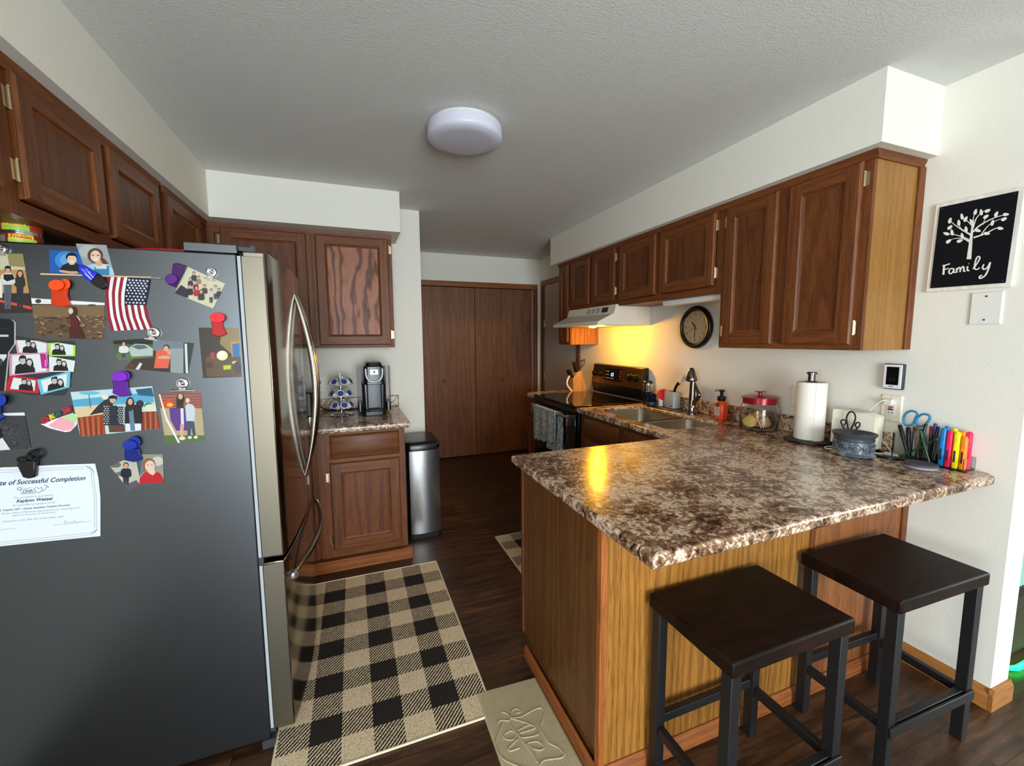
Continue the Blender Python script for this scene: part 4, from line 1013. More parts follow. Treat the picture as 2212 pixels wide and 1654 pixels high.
for nm, col, dy, dz, dx, lab in (('dish_scrubber', (222, 30, 52), -0.028, 0.088, -0.005, 'red round scrubber standing in the small white cup'), ('dish_scrubber', (240, 190, 80), 0.004, 0.086, 0.008, 'yellow round scrubber behind the red one')):
    cc = Vector(c)+Vector((dx, dy, dz)); M_ = mat(nm+'_%d' % col[1], col, 0.55)
    t = thing(nm, lab, 'scrubber', cc-Vector((0, 0, 0.05)))
    nx = Vector((-0.9, -0.42, 0.1)).normalized()
    MB().lathe([(0.030, -0.008), (0.040, -0.006), (0.042, 0), (0.040, 0.006), (0.030, 0.008), (0.026, 0.005), (0.001, 0.005)], cc, M_, 28, nx).build('head', t)
    b = MB()
    for k in range(16):
        r_ = cc+(Vector((-nx.y, nx.x, 0)).normalized()*math.cos(k*PI/8)+Vector((0, 0, 1))*math.sin(k*PI/8))*0.037+nx*0.006
        b.lathe([(0.003, 0), (0.003, 0.004), (0.0015, 0.006)], r_, M_, 8, nx)
    b.build('bristle_ring', t)
p0 = Vector((2.165, 2.41, ZR+0.03)); p1 = on_x(1462, 832, 2.165); p2 = on_x(1475, 819, 2.17); p3 = on_x(1480, 812, 2.172)
t = thing('dish_brush', 'dish brush with black head and white cap leaning out of the grey caddy', 'brush', p0)
MB().tube(smooth_path([p0, on_x(1457, 845, 2.165), p1, on_x(1468, 826, 2.165)], 5), [0.008]*4+[0.0095]*8+[0.013]*4, BLACK, 12).build('handle', t)
MB().tube([on_x(1468, 826, 2.165), p2, p3], [0.011, 0.0165, 0.014], WHITE, 14).build('cap', t)

# ------------------------------------------------------------------ faucet
fx, fy = 2.125, 2.185
t = thing('faucet', 'dark chrome single-lever kitchen faucet behind the sink', 'faucet', (fx, fy, ZT))
DC = mat('polished_faucet_metal', (120, 112, 104), 0.08, 1.0)
MB().lathe([(0.030, 0), (0.031, 0.006), (0.026, 0.014), (0.021, 0.03), (0.0205, 0.12), (0.0185, 0.19), (0.018, 0.235)], (fx, fy, ZT), DC, 28).build('column', t, angle=60)
MB().lathe([(0.001, 0.222), (0.030, 0.224), (0.0365, 0.228), (0.0375, 0.236), (0.031, 0.26), (0.0235, 0.285), (0.0185, 0.302), (0.011, 0.313), (0.001, 0.317)], (fx-0.004, fy, ZT), DC, 28, (-0.03, 0.0, 1)).build('spray_head', t, angle=60)
pl = smooth_path([Vector((fx, fy-0.01, ZT+0.05)), on_x(1498, 871, fx), on_x(1507, 859, fx), on_x(1510, 852, fx), on_x(1506, 842, fx), on_x(1502, 832, fx), on_x(1500, 825, fx), on_x(1502, 819, fx)], 6)
n_ = len(pl); MB().tube(pl, [0.015*(1-0.75*(k/(n_-1))**0.8)+0.003 for k in range(n_)], DC, 14).build('lever', t, angle=60)

# ------------------------------------------------------------------ soap bottle
sx, sy = 2.150, 1.968
t = thing('soap_dispenser', 'orange hand soap bottle with black foam pump behind the sink', 'soap bottle', (sx, sy, ZT))
OR = mat('orange_soap', (232, 72, 28), 0.25)
mb = MB(); mb.rings([[(p[0], p[1], ZT+z) for p in rrect(sx-0.030+e, sx+0.030-e, sy-0.034+e, sy+0.034-e, max(0.004, 0.016-e*0.3), 5)] for e, z in ((0.006, 0), (0.001, 0.006), (0, 0.012), (0, 0.095), (0.004, 0.108), (0.013, 0.118), (0.016, 0.124))], OR); mb.build('bottle', t, angle=50)
mb = MB(); mb.prism([(sx-0.0306, sy-0.020, ZT+0.018), (sx-0.0306, sy+0.022, ZT+0.018), (sx-0.0306, sy+0.022, ZT+0.094), (sx-0.0306, sy-0.020, ZT+0.094)], (-0.0004, 0, 0), flat((214, 176, 160)))
mb.prism([(sx-0.0312, sy+0.001+0.017*math.cos(k*PI/8), ZT+0.096+0.014*math.sin(k*PI/8)) for k in range(16)], (-0.0003, 0, 0), flat((60, 28, 26)))
mb.tube([(sx-0.0318, sy+0.001+0.009*math.cos(k*PI/8), ZT+0.096+0.008*math.sin(k*PI/8)) for k in range(16)], 0.0008, flat((214, 176, 160)), 6, closed=True)
for k in range(5): mb.prism([(sx-0.0312, sy-0.012, ZT+0.04+k*0.008), (sx-0.0312, sy+0.014-0.003*(k % 2), ZT+0.04+k*0.008), (sx-0.0312, sy+0.014-0.003*(k % 2), ZT+0.0425+k*0.008), (sx-0.0312, sy-0.012, ZT+0.0425+k*0.008)], (-0.0003, 0, 0), flat((150, 120, 112)))
for k, (a_, c_) in enumerate(((-0.01, 0.024), (0.004, 0.028), (0.014, 0.023))):
    mb.prism([(sx-0.0313, sy+a_+0.006*math.cos(j*PI/4), ZT+c_+0.006*math.sin(j*PI/4)) for j in range(8)], (-0.0003, 0, 0), flat(((90, 30, 30), (220, 130, 60), (60, 50, 40))[k]))
mb.build('label', t)
mb = MB(); mb.lathe([(0.0235, 0.122), (0.0245, 0.124), (0.0245, 0.145), (0.020, 0.150), (0.010, 0.152), (0.010, 0.178), (0.011, 0.180)], (sx, sy, ZT), BLACK, 24)
mb.build('pump_collar', t)
mb = MB(); mb.lathe([(0.016, 0.178), (0.0175, 0.181), (0.0175, 0.187), (0.010, 0.191), (0.001, 0.191)], (sx, sy, ZT), BLACK, 24); mb.tube([(sx, sy, ZT+0.185), (sx-0.02, sy+0.012, ZT+0.186), (sx-0.036, sy+0.022, ZT+0.182)], [0.007, 0.006, 0.004], BLACK, 10); mb.build('pump_head', t)

# ------------------------------------------------------------------ cookie jar and cookies
jx, jy, jr = 2.108, 1.672, 0.093
t = thing('cookie_jar', 'glass cookie jar with dark red metal lid', 'jar', (jx, jy, ZT))
prof = [(0.001, 0.004), (0.06, 0.0045), (0.084, 0.0), (jr, 0.01), (jr+.001, 0.02), (jr, 0.125), (jr-.006, 0.142), (jr-.013, 0.152), (jr-.013, 0.165), (jr-.016, 0.165), (jr-.016, 0.151), (jr-.010, 0.141), (jr-.004, 0.124), (jr-.004, 0.022), (jr-.010, 0.012), (0.001, 0.010)]
MB().lathe(prof, (jx, jy, ZT), GLASS, 56, cap0=False, cap1=False).build('glass_body', t, angle=70, weld=True)
RED = mat('dark_red_enamel', (140, 16, 26), 0.25, 0.2)
MB().lathe([(0.082, 0.150), (0.084, 0.150), (0.084, 0.178), (0.092, 0.180), (0.092, 0.184), (0.080, 0.188), (0.03, 0.192), (0.010, 0.194), (0.009, 0.205), (0.010, 0.211), (0.025, 0.213), (0.026, 0.217), (0.001, 0.218)], (jx, jy, ZT), RED, 48, cap0=False).build('lid', t, angle=30)
CK = noisy('cookie_biscuit', (172, 110, 52), (216, 160, 92), 60, rough=0.8, st=0.5); CK2 = mat('cookie_cream', (232, 204, 160), 0.7)
def cookie(c, n, r, lab, cream=True, mt=None):
    c = Vector(c); t = thing('cookie', lab, 'cookie', c, group='cookies in the jar'); n = Vector(n).normalized()
    MB().lathe([(0.001, -0.006), (r*0.85, -0.006), (r, -0.003), (r*0.98, -0.001), (r*0.98, 0.001), (r, 0.003), (r*0.85, 0.006), (0.001, 0.006)], c, mt or CK, 28, n).build('biscuit', t)
    if cream: MB().lathe([(r*1.0, -0.0018), (r*1.015, -0.0015), (r*1.015, 0.0015), (r*1.0, 0.0018)], c, CK2, 28, n).build('filling', t)
cookie((jx-0.052, jy+0.012, ZT+0.046), (-0.75, -0.5, 0.42), 0.033, 'pale round cookie lying flat against the left of the jar', False, noisy('pale_cookie', (196, 158, 84), (214, 178, 104), 60))
pos = ['first in the row from the pale cookie', 'second in the row from the pale cookie', 'third in the row from the pale cookie', 'middle of the row at the front glass', 'third from the right end of the row', 'second from the right end of the row', 'rightmost in the row']
for k in range(7):
    f = k/6.0; c_ = Vector((jx, jy, ZT+0.040)) + RIGHT*(-0.016+0.086*f) - Vector((FWD.x, FWD.y, 0)).normalized()*(0.034-0.05*f*f)
    cookie((c_.x, c_.y, ZT+0.039), (RIGHT.x*0.9-0.12, RIGHT.y*0.9-0.35, 0.42), 0.028, 'upright sandwich cookie in the glass jar, %s' % pos[k])
cookie((jx+0.040, jy+0.028, ZT+0.072), (-0.8, -0.55, 0.2), 0.030, 'cookie standing on edge above the others at the back right of the jar', False)
cookie((jx-0.010, jy+0.035, ZT+0.058), (0.2, -0.9, 0.35), 0.030, 'cookie leaning behind the row in the middle of the jar')
cookie((jx+0.006, jy+0.01, ZT+0.020), (0.0, 0.1, 1), 0.034, 'cookie lying flat on the bottom of the jar')

# ------------------------------------------------------------------ paper towel
tx, ty = 2.093, 1.388
t = thing('paper_towel_holder', 'dark metal paper towel stand with chrome knob', 'paper towel holder', (tx, ty, ZT))
MB().lathe([(0.098, 0), (0.100, 0.004), (0.098, 0.010), (0.085, 0.014), (0.001, 0.015)], (tx, ty, ZT), BRONZE, 56).build('base', t)
MB().cyl((tx, ty, ZT+0.014), (tx, ty, ZT+0.32), 0.008, CHROME, 16).build('pole', t)
MB().lathe([(0.024, 0.296), (0.026, 0.300), (0.016, 0.302), (0.0155, 0.325), (0.0155, 0.332), (0.022, 0.334), (0.022, 0.341), (0.018, 0.344), (0.001, 0.345)], (tx, ty, ZT), mat('gunmetal', (110, 108, 106), 0.2, 1.0), 28).build('knob', t)
t = thing('paper_towel_roll', 'white paper towel roll on the dark stand', 'paper towel', (tx, ty, ZT+0.016))
PT = noisy('paper_towel', (232, 226, 212), (240, 236, 226), 150, rough=0.95, st=0.5, dist=0.002)
MB().lathe([(0.020, 0.0), (0.060, 0.0), (0.061, 0.002), (0.061, 0.277), (0.059, 0.279), (0.020, 0.279)], (tx, ty, ZT+0.016), PT, 48, cap0=False, cap1=False).build('roll', t)
MB().lathe([(0.019, 0.001), (0.0205, 0.001), (0.0205, 0.2785), (0.019, 0.2785)], (tx, ty, ZT+0.016), mat('cardboard', (150, 118, 84), 0.9), 24, cap0=False, cap1=False).build('core', t)
sh = []
for k in range(10):
    a_ = math.radians(232+k*9); r_ = 0.0615+0.0004*k; sh.append((tx+r_*math.cos(a_), ty+r_*math.sin(a_)))
sh2 = [(x+(x-tx)*0.02, y+(y-ty)*0.02) for x, y in sh][::-1]
MB().prism([(x, y, ZT+0.012) for x, y in sh+sh2], (0, 0, 0.282), PT).build('loose_sheet', t)

# ------------------------------------------------------------------ napkin holder
t = thing('napkin_holder', 'black wire napkin holder with leaf loops', 'napkin holder', (2.15, 1.22, ZT))
WIRE = mat('black_wire', (18, 16, 17), 0.4, 0.3)
def loops(xp, nm):
    b = MB()
    P = lambda pts: smooth_path([on_x(1700+x/4.809, 760+y/4.809, xp) for x, y in pts], 5)
    sh_ = 0 if nm == 'front_loop' else 1
    if sh_ == 0:
        b.tube(P([(640, 830), (628, 760), (618, 690), (635, 640), (668, 620), (700, 640), (710, 690), (690, 750), (655, 820)]), 0.0032, WIRE, 8)
        b.tube(P([(610, 820), (580, 775), (560, 725), (575, 705), (605, 710), (612, 735), (590, 760)]), 0.003, WIRE, 8)
        b.tube(P([(690, 825), (720, 800), (752, 770), (755, 740), (730, 732), (708, 760), (725, 785)]), 0.003, WIRE, 8)
        b.tube(P([(540, 930), (500, 900), (492, 860), (510, 825), (550, 815), (620, 825), (700, 825), (780, 830), (830, 850)]), 0.003, WIRE, 8)
    else:
        b.tube(P([(700, 660), (735, 625), (765, 618), (785, 640), (795, 680)]), 0.003, WIRE, 8)
        b.tube(P([(560, 700), (600, 660), (660, 650), (700, 660)]), 0.003, WIRE, 8)
        b.tube(P([(795, 680), (800, 780), (800, 880)]), 0.003, WIRE, 8)
    b.build(nm, t)
loops(2.112, 'front_loop'); loops(2.192, 'back_loop')
b = MB()
b.tube([(2.112, 1.31, ZT+0.004), (2.192, 1.31, ZT+0.004), (2.192, 1.13, ZT+0.004), (2.112, 1.13, ZT+0.004)], 0.003, WIRE, 8, closed=True)
for y in (1.19, 1.25): b.tube([(2.112, y, ZT+0.012), (2.192, y, ZT+0.012)], 0.003, WIRE, 8)
for y in (1.19, 1.25): b.tube([(2.112, y, ZT+0.012), (2.112, y+0.01, ZT+0.06)], 0.003, WIRE, 8)
b.build('base_wire', t)
NAP = noisy('napkin_paper', (228, 220, 200), (236, 230, 214), 200, rough=0.95, st=0.3)
b = MB(); n_ = 14
for k in range(n_):
    xx = 2.124+k*0.0045; dz = 0.004*math.sin(k*1.7); y0_, y1_ = 1.128+0.003*math.sin(k*2.1), 1.298+0.002*math.cos(k*1.3); lean = 0.004
    top = []; bot = []
    m_ = 12
    for j in range(m_+1):
        y = y0_+(y1_-y0_)*j/m_; w_ = 0.004*math.sin(j*0.9+k*0.2); top.append((xx+w_+lean, y, ZT+0.17+dz-0.012*(1-min(1, (j)/2.0)))) ; bot.append((xx+w_, y, ZT+0.017))
    b.prism(bot+top[::-1], (0.0040, 0, 0), NAP)
tag(b.build('paper_napkins'), 'stack of white paper napkins in the wire holder', 'napkins')['kind'] = 'stuff'

# ------------------------------------------------------------------ wax warmer
wx, wy = 2.028, 1.148
t = thing('wax_warmer', 'grey embossed ceramic wax warmer in front of the napkins', 'wax warmer', (wx, wy, ZT))
GC = noisy('grey_glaze', (70, 80, 88), (120, 130, 138), 40, rough=0.3, st=0.5, dist=0.002, lo=0.45, hi=0.6)
GD = mat('dark_grey_glaze', (62, 66, 72), 0.35)
MB().lathe([(0.060, 0), (0.072, 0.001), (0.076, 0.006), (0.071, 0.014), (0.066, 0.02), (0.070, 0.04), (0.071, 0.05), (0.067, 0.066)], (wx, wy, ZT), GC, 56).build('pot', t, angle=60)
MB().lathe([(0.062, 0.066), (0.070, 0.067), (0.072, 0.072), (0.070, 0.078), (0.074, 0.086), (0.081, 0.097), (0.079, 0.099), (0.070, 0.088), (0.05, 0.084), (0.001, 0.083)], (wx, wy, ZT), GD, 56).build('dish', t, angle=60)
b = MB()
for k in range(10):
    a_ = 2*PI*k/10; c_ = lambda da, dz: Vector((wx+0.0725*math.cos(a_+da), wy+0.0725*math.sin(a_+da), ZT+0.042+dz))
    b.tube([c_(0.26*math.cos(j*PI/6), 0.017*math.sin(j*PI/6)) for j in range(12)], 0.0018, GC, 6, closed=True)
    b.tube([c_(0.12*math.cos(j*PI/3), 0.008*math.sin(j*PI/3)) for j in range(6)], 0.0022, GC, 6, closed=True)
b.build('embossed_pattern', t)
# cord, inline switch, plug
CORD = mat('white_cord', (226, 220, 208), 0.4)
b = MB()
b.tube(smooth_path([(wx-0.03, wy+0.068, ZT+0.012), (wx-0.02, wy+0.10, ZT+0.006), (wx+0.02, wy+0.125, ZT+0.004), (wx+0.055, wy+0.11, ZT+0.004), (wx+0.078, wy+0.05, ZT+0.004), (wx+0.082, wy+0.01, ZT+0.0045), (wx+0.095, wy-0.02, ZT+0.0045)], 6), 0.003, CORD, 8)
cpts = [Vector((wx+0.07, wy-0.005, ZT+0.0045)), Vector((wx+0.095, wy-0.02, ZT+0.0045)), Vector((wx+0.11, wy-0.055, ZT+0.006))]
b.tube(smooth_path(cpts, 6), 0.003, CORD, 8)
gp = on_x(1918, 866, XR-0.03)
b.tube(smooth_path([Vector((wx+0.12, wy-0.07, ZT+0.006)), Vector((2.19, 1.09, ZT+0.0045)), Vector((2.203, 1.115, ZT+0.03)), Vector((2.204, 1.16, 0.99)), Vector((2.204, 1.18, 1.06)), on_x(1875, 893, 2.20), on_x(1888, 877, 2.195), on_x(1902, 867, 2.192), on_x(1912, 864, 2.198), Vector((XR-0.022, 1.125, 1.142))], 6), 0.0032, CORD, 8)
b.box(XR-0.030, XR-0.0092, 1.112, 1.138, 1.128, 1.152, CORD)
p = Vector((wx+0.125, wy-0.075, ZT))
b.rings([[(p.x+e*0.030*math.cos(k*PI/10)*0.45+0.02*math.sin(k*PI/10)*0, p.y+e*0.030*math.sin(k*PI/10), p.z+z) for k in range(20)] for e, z in ((0.85, 0.0), (1, 0.005), (0.8, 0.014), (0.4, 0.016))], CORD)
tag(b.build('power_cord'), 'white cord with oval inline switch plugged into the outlet by the thermometer', 'cord')

# ------------------------------------------------------------------ wall plates
t_, c_, n_, u_, z_ = plate('wall_outlet', 'white wall outlet partly behind the paper towel roll', (XR, 1.540, 1.110), (-1, 0, 0), 0.072, 0.118, 'outlet')
duplex(t_, c_, n_, u_, z_)
t_, c_, n_, u_, z_ = plate('wall_outlet', 'white outlet with red and black test buttons below the thermometer', (XR, 1.123, 1.112), (-1, 0, 0), 0.078, 0.118, 'outlet', mat('ivory_plate', (232, 226, 208), 0.35))
def pr(mb, y0, y1, z0, z1, d0, d1, mt): mb.box(XR-d1, XR-d0, y0, y1, z0, z1, mt)
b = MB(); pr(b, 1.106, 1.140, 1.078, 1.146, 0.0065, 0.009, WHITE); b.build('socket_face', t_, bevel=0.0008)
b = MB(); pr(b, 1.114, 1.132, 1.114, 1.120, 0.009, 0.0112, flat((190, 30, 30))); b.build('reset_button', t_)
b = MB(); pr(b, 1.114, 1.132, 1.104, 1.110, 0.009, 0.0112, BLACKM); b.build('test_button', t_)
b = MB()
for y in (1.116, 1.129): pr(b, y-0.001, y+0.001, 1.088, 1.097, 0.009, 0.0094, BLACKM)
b.build('socket_slots', t_)
for z in (1.162, 1.062):
    MB().lathe([(0.003, 0.0066), (0.0015, 0.008), (0.0005, 0.008)], (XR, 1.123, z), CHROME, 10, (-1, 0, 0)).build('screw', t_)
t_, c_, n_, u_, z_ = plate('blank_wall_plate', 'white blank double wall plate under the family sign', (XR, 0.857, 1.531), (-1, 0, 0), 0.088, 0.122, 'wall plate')
for z in (1.575, 1.488):
    MB().lathe([(0.004, 0.0065), (0.003, 0.009), (0.0005, 0.009)], (XR, 0.857, z), CHROME, 12, (-1, 0, 0)).build('screw', t_)
# thermometer
t = thing('thermometer_display', 'small white-framed thermometer with dark screen on the right wall', 'thermometer', (XR, 1.12, 1.253))
MB().box(XR-0.020, XR-0.0005, 1.082, 1.155, 1.197, 1.309, mat('dark_case', (44, 46, 50), 0.5)).build('case', t, bevel=0.004)
MB().box(XR-0.0235, XR-0.019, 1.086, 1.153, 1.201, 1.306, mat('pearl_bezel', (226, 226, 230), 0.35)).build('bezel', t, bevel=0.003)
MB().box(XR-0.0245, XR-0.0234, 1.096, 1.141, 1.217, 1.296, mat('lcd_screen', (10, 14, 12), 0.15)).build('screen', t)
b = MB(); put_text(b, '55', (XR-0.0246, 1.130, 1.232), (XR-0.0246, 1.108, 1.232), (-1, 0, 0), flat((26, 32, 28)), depth=0.0003); b.build('digits', t, fixn=False)
b = MB().prism([(XR-0.0236, 1.112, 1.2085), (XR-0.0236, 1.132, 1.2085), (XR-0.0236, 1.130, 1.2125), (XR-0.0236, 1.114, 1.2125)], (-0.0003, 0, 0), flat((120, 120, 126))); b.build('logo_mark', t)

# ------------------------------------------------------------------ clock
CY, CZ_ = 2.272, 1.500
t = thing('wall_clock', 'round wall clock with dark frame and cream face', 'clock', (XR, CY, CZ_))
Rk = 0.146
cc = Vector((XR-0.0005, CY, CZ_)); nx = Vector((-1, 0, 0))
MB().lathe([(Rk-0.006, 0), (Rk, 0.006), (Rk, 0.014), (Rk-0.008, 0.028), (Rk-0.020, 0.034), (Rk-0.030, 0.030), (Rk-0.034, 0.018), (Rk-0.036, 0.012)], cc, mat('dark_clock_frame', (26, 20, 20), 0.3), 72, nx).build('frame', t, angle=60)
MB().lathe([(Rk-0.035, 0.010), (Rk-0.035, 0.013), (0.001, 0.013)], cc, mat('cream_dial', (218, 206, 182), 0.6), 64, nx).build('dial', t)
b = MB(); NUM = flat((40, 34, 32))
for k in range(1, 13):
    a_ = math.radians(90-k*30); r_ = 0.087; s_ = str(k); w_ = {1: 0.0035, 10: 0.019, 11: 0.009, 12: 0.018}.get(k, 0.0105)
    yy = CY-r_*math.cos(a_); zz = CZ_+r_*math.sin(a_)-0.009
    put_text(b, s_, (XR-0.0145, yy+w_/2, zz), (XR-0.0145, yy-w_/2, zz), (-1, 0, 0), NUM, hscale=1.25)
b.tube([(XR-0.0138, CY-0.101*math.cos(k*PI/40), CZ_+0.101*math.sin(k*PI/40)) for k in range(80)], 0.0006, flat((150, 140, 120)), 4, closed=True)
b.lathe([(0.004, 0.0135), (0.001, 0.0137)], (XR, CY, CZ_+0.045), flat((110, 120, 90)), 10, nx)
b.build('numerals', t, fixn=False)
def hand(ang, ln, tail, w0, w1, d, nm, mt):
    a_ = math.radians(90-ang); u_ = Vector((0, -math.cos(a_), math.sin(a_))); v_ = Vector((0, u_.z, -u_.y)); o = Vector((XR-d, CY, CZ_))
    MB().prism([o-u_*tail-v_*w0, o-u_*tail+v_*w0, o+u_*ln*0.6+v_*w1*1.6, o+u_*ln, o+u_*ln*0.6-v_*w1*1.6], (-0.0008, 0, 0), mt).build(nm, t)
hand(318, 0.058, 0.02, 0.002, 0.004, 0.0165, 'hour_hand', BLACKM)
hand(180, 0.092, 0.02, 0.0015, 0.0018, 0.018, 'minute_hand', BLACKM)
hand(240, 0.085, 0.03, 0.0006, 0.0006, 0.0195, 'second_hand', BLACKM)
MB().lathe([(Rk-0.034, 0.025), (Rk-0.034, 0.0265)], cc, mat('clock_glass', (250, 250, 250), 0.03, 0, trans=1.0, ior=1.3), 64, nx).build('glass', t)

# ------------------------------------------------------------------ family sign
t = thing('family_sign', 'black and white sign with a leafy tree and the word Family', 'sign', (XR, 0.91, 1.61))
cor = [on_x(2026, 444, XR-0.002), on_x(2210, 406, XR-0.002), on_x(2195, 615, XR-0.002), on_x(2003, 630, XR-0.002)]
cy_, cz_ = sum(c.y for c in cor)/4, sum(c.z for c in cor)/4
w2, h2 = 0.120, 0.172
tl = math.radians(-1.2)
def sg(a, b_, d): return Vector((XR-d, cy_ - (a*math.cos(tl)-b_*math.sin(tl)), cz_ + (a*math.sin(tl)+b_*math.cos(tl))))
r4 = lambda a, b_, d: [sg(-a, -b_, d), sg(a, -b_, d), sg(a, b_, d), sg(-a, b_, d)]
FRM = noisy('whitewashed_wood', (216, 210, 198), (234, 230, 222), 60, rough=0.7, st=0.3, sc=(1, 1, 0.1))
MB().rings([r4(w2, h2, 0.001), r4(w2, h2, 0.013)], FRM).build('backing_frame', t, bevel=0.001)
MB().rings([r4(w2-0.014, h2-0.014, 0.0131), r4(w2-0.014, h2-0.014, 0.0165)], mat('black_sign_board', (9, 11, 17), 0.8, spec=0.2)).build('black_board', t)
for a_, b_ in ((-1, -1), (1, -1), (1, 1), (-1, 1)):
    MB().lathe([(0.0018, 0), (0.0012, 0.0012), (0.0003, 0.0014)], sg(a_*(w2-0.022), b_*(h2-0.022), 0.0165), CHROME, 8, (-1, 0, 0)).build('nail', t)
WL = flat((226, 224, 216), 0.7)
def SP(x, y, d=0.0172):   # zoom coords of the sign -> board coords
    p = on_x(1880+x/2.506, 100+y/2.506, XR-0.0165); return Vector((XR-d, p.y, p.z))
b = MB()
def stroke(pts, r, taper=True):
    P_ = smooth_path([SP(*p) for p in pts], 6); n_ = len(P_)
    rs = [max(0.0006, (r if not taper else r*(1-0.75*k/(n_-1)))) for k in range(n_)]
    b.tube(P_, rs, WL, 6, flatn=(1, 0, 0), fw=0.12)
b.prism([SP(522, 1152), SP(547, 1152), SP(556, 1010), SP(558, 960), SP(551, 960), SP(540, 1030)], (-0.0006, 0, 0), WL)
for pts, r in (([(548, 1060), (520, 1040), (470, 1022), (415, 1014)], 0.0030), ([(545, 1065), (500, 1040), (450, 1042), (415, 1060)], 0.0020),
               ([(552, 1025), (510, 1000), (470, 975), (432, 945)], 0.0034), ([(500, 1000), (485, 975), (480, 955)], 0.0014), ([(555, 975), (525, 945), (497, 925)], 0.0020),
               ([(556, 985), (575, 930), (610, 895), (640, 885)], 0.0024), ([(557, 950), (560, 920), (570, 890)], 0.0018),
               ([(555, 1005), (600, 965), (680, 925), (745, 910)], 0.0036), ([(560, 1035), (620, 1015), (680, 985), (720, 985)], 0.0036), ([(600, 1020), (640, 970), (690, 940), (730, 930)], 0.0020), ([(610, 965), (622, 930), (625, 915)], 0.0012), ([(565, 1000), (580, 990), (590, 998)], 0.0012), ([(520, 1040), (495, 1040), (498, 1025)], 0.0012)):
    stroke(pts, r)
b.build('tree_branches', t)
b = MB()
for x, y, a_ in ((432, 943, 70), (432, 980, 40), (412, 1014, 165), (425, 1055, 35), (443, 1007, 100), (485, 1053, 20), (498, 1026, 100), (480, 955, 90), (497, 921, 100), (517, 935, 60), (519, 990, 95), (549, 950, 120), (570, 896, 70), (601, 898, 95), (636, 890, 25), (627, 922, 35), (683, 908, 60), (735, 910, 5), (725, 935, 25), (705, 985, -5), (662, 955, 70), (632, 1013, 0), (583, 997, -10)):
    u_ = Vector((math.cos(math.radians(a_)), -math.sin(math.radians(a_)))); v_ = Vector((-u_.y, u_.x)); c_ = Vector((x, y)); o = []
    for k in range(14):
        s_ = k*2*PI/14; q_ = c_+u_*(17*math.cos(s_))+v_*(8.5*math.sin(s_)*(1-0.25*math.cos(s_))); o.append(SP(q_.x, q_.y, 0.0172))
    b.prism(o, (-0.0007, 0, 0), WL)
b.build('tree_leaves', t)
b = MB()
def letters(strokes):
    for pts, r in strokes: stroke(pts, r, False)
letters([([(400, 1185), (398, 1210), (396, 1236)], 0.0036), ([(392, 1187), (412, 1183), (432, 1176)], 0.0026), ([(400, 1208), (414, 1205), (426, 1201)], 0.0022),
         ([(452, 1205), (440, 1202), (428, 1212), (427, 1226), (438, 1230), (450, 1216), (453, 1204), (453, 1222), (462, 1224)], 0.0026),
         ([(468, 1200), (468, 1225)], 0.0028), ([(469, 1210), (480, 1197), (487, 1203), (486, 1222)], 0.0026), ([(488, 1208), (500, 1192), (507, 1198), (506, 1216), (516, 1216)], 0.0026),
         ([(527, 1190), (526, 1212), (537, 1213)], 0.0026), ([(532, 1176), (534, 1176)], 0.0026),
         ([(556, 1205), (575, 1180), (592, 1150), (590, 1138), (578, 1142), (568, 1170), (565, 1200), (578, 1208), (592, 1198)], 0.0024),
         ([(615, 1180), (608, 1198), (618, 1207), (636, 1194), (648, 1172)], 0.0026), ([(650, 1168), (640, 1205), (622, 1240), (596, 1256), (592, 1246), (606, 1238)], 0.0028)])
b.build('family_lettering', t)

# ------------------------------------------------------------------ desk organiser with pens, scissors, highlighters
t = thing('pen_organizer', 'clear acrylic pen holder on the counter by the wall', 'organizer', (2.17, 0.98, ZT))
ox0, ox1, oy0, oy1 = 2.120, 2.222, 0.925, 1.055
b = MB().box(ox0-0.004, ox1, oy0-0.004, oy1+0.004, ZT, ZT+0.006, BLACK); b.build('base', t, bevel=0.002)
b = MB()
T_ = 0.0025
for (a0, a1, c0, c1) in ((ox0, ox0+T_, oy0, oy1), (ox1-T_, ox1, oy0, oy1), (ox0+T_, ox1-T_, oy0, oy0+T_), (ox0+T_, ox1-T_, oy1-T_, oy1)):
    b.box(a0, a1, c0, c1, ZT+0.006, ZT+0.112, CLEAR)
b.box(ox0+T_, ox1-T_, 0.989, 0.9915, ZT+0.006, ZT+0.10, CLEAR); b.build('clear_walls', t)
def pen(name, label, pa, pb, r, body, capc, capf=0.3, cat='pen', tipc=None, group='pens in the organizer', cliped=True):
    pa = Vector(pa); pb = Vector(pb); d_ = (pb-pa); ln = d_.length; u_ = d_.normalized()
    t = thing(name, label, cat, pa, group=group)
    MB().lathe([(r*0.25, 0), (r*0.9, r*2.2), (r, r*3), (r, ln*(1-capf))], pa, body, 14, u_).build('barrel', t)
    MB().lathe([(r*1.1, 0), (r*1.15, 0.002), (r*1.15, ln*capf-0.004), (r*0.8, ln*capf)], pa+u_*ln*(1-capf), capc, 14, u_).build('cap', t)
    return t
Z0 = ZT+0.008
def top(px, py, X): return on_x(px, py, X)
BLU = mat('blue_pen', (40, 60, 150), 0.3); REDP = mat('red_pen', (150, 30, 40), 0.3); GRN = mat('green_pen', (40, 84, 48), 0.3)
pen('marker_pen', 'thick black marker leaning at the left of the organizer', (2.145, 1.005, Z0), top(1943, 917, 2.155), 0.0065, BLACK, BLACK, 0.4)
pen('marker_pen', 'thick black marker standing beneath the scissor handles', (2.165, 1.015, Z0), top(1962, 922, 2.175), 0.0068, BLACK, BLACK, 0.4)
pen('ballpoint_pen', 'dark green pen crossing the front of the organizer', (2.126+0.004, 0.932, Z0), top(1988, 928, 2.135), 0.0042, GRN, GRN, 0.2)
pen('ballpoint_pen', 'dark red pen in the right of the organizer', (2.195, 0.965, Z0), top(2012, 920, 2.20), 0.0045, BLACK, REDP, 0.35)
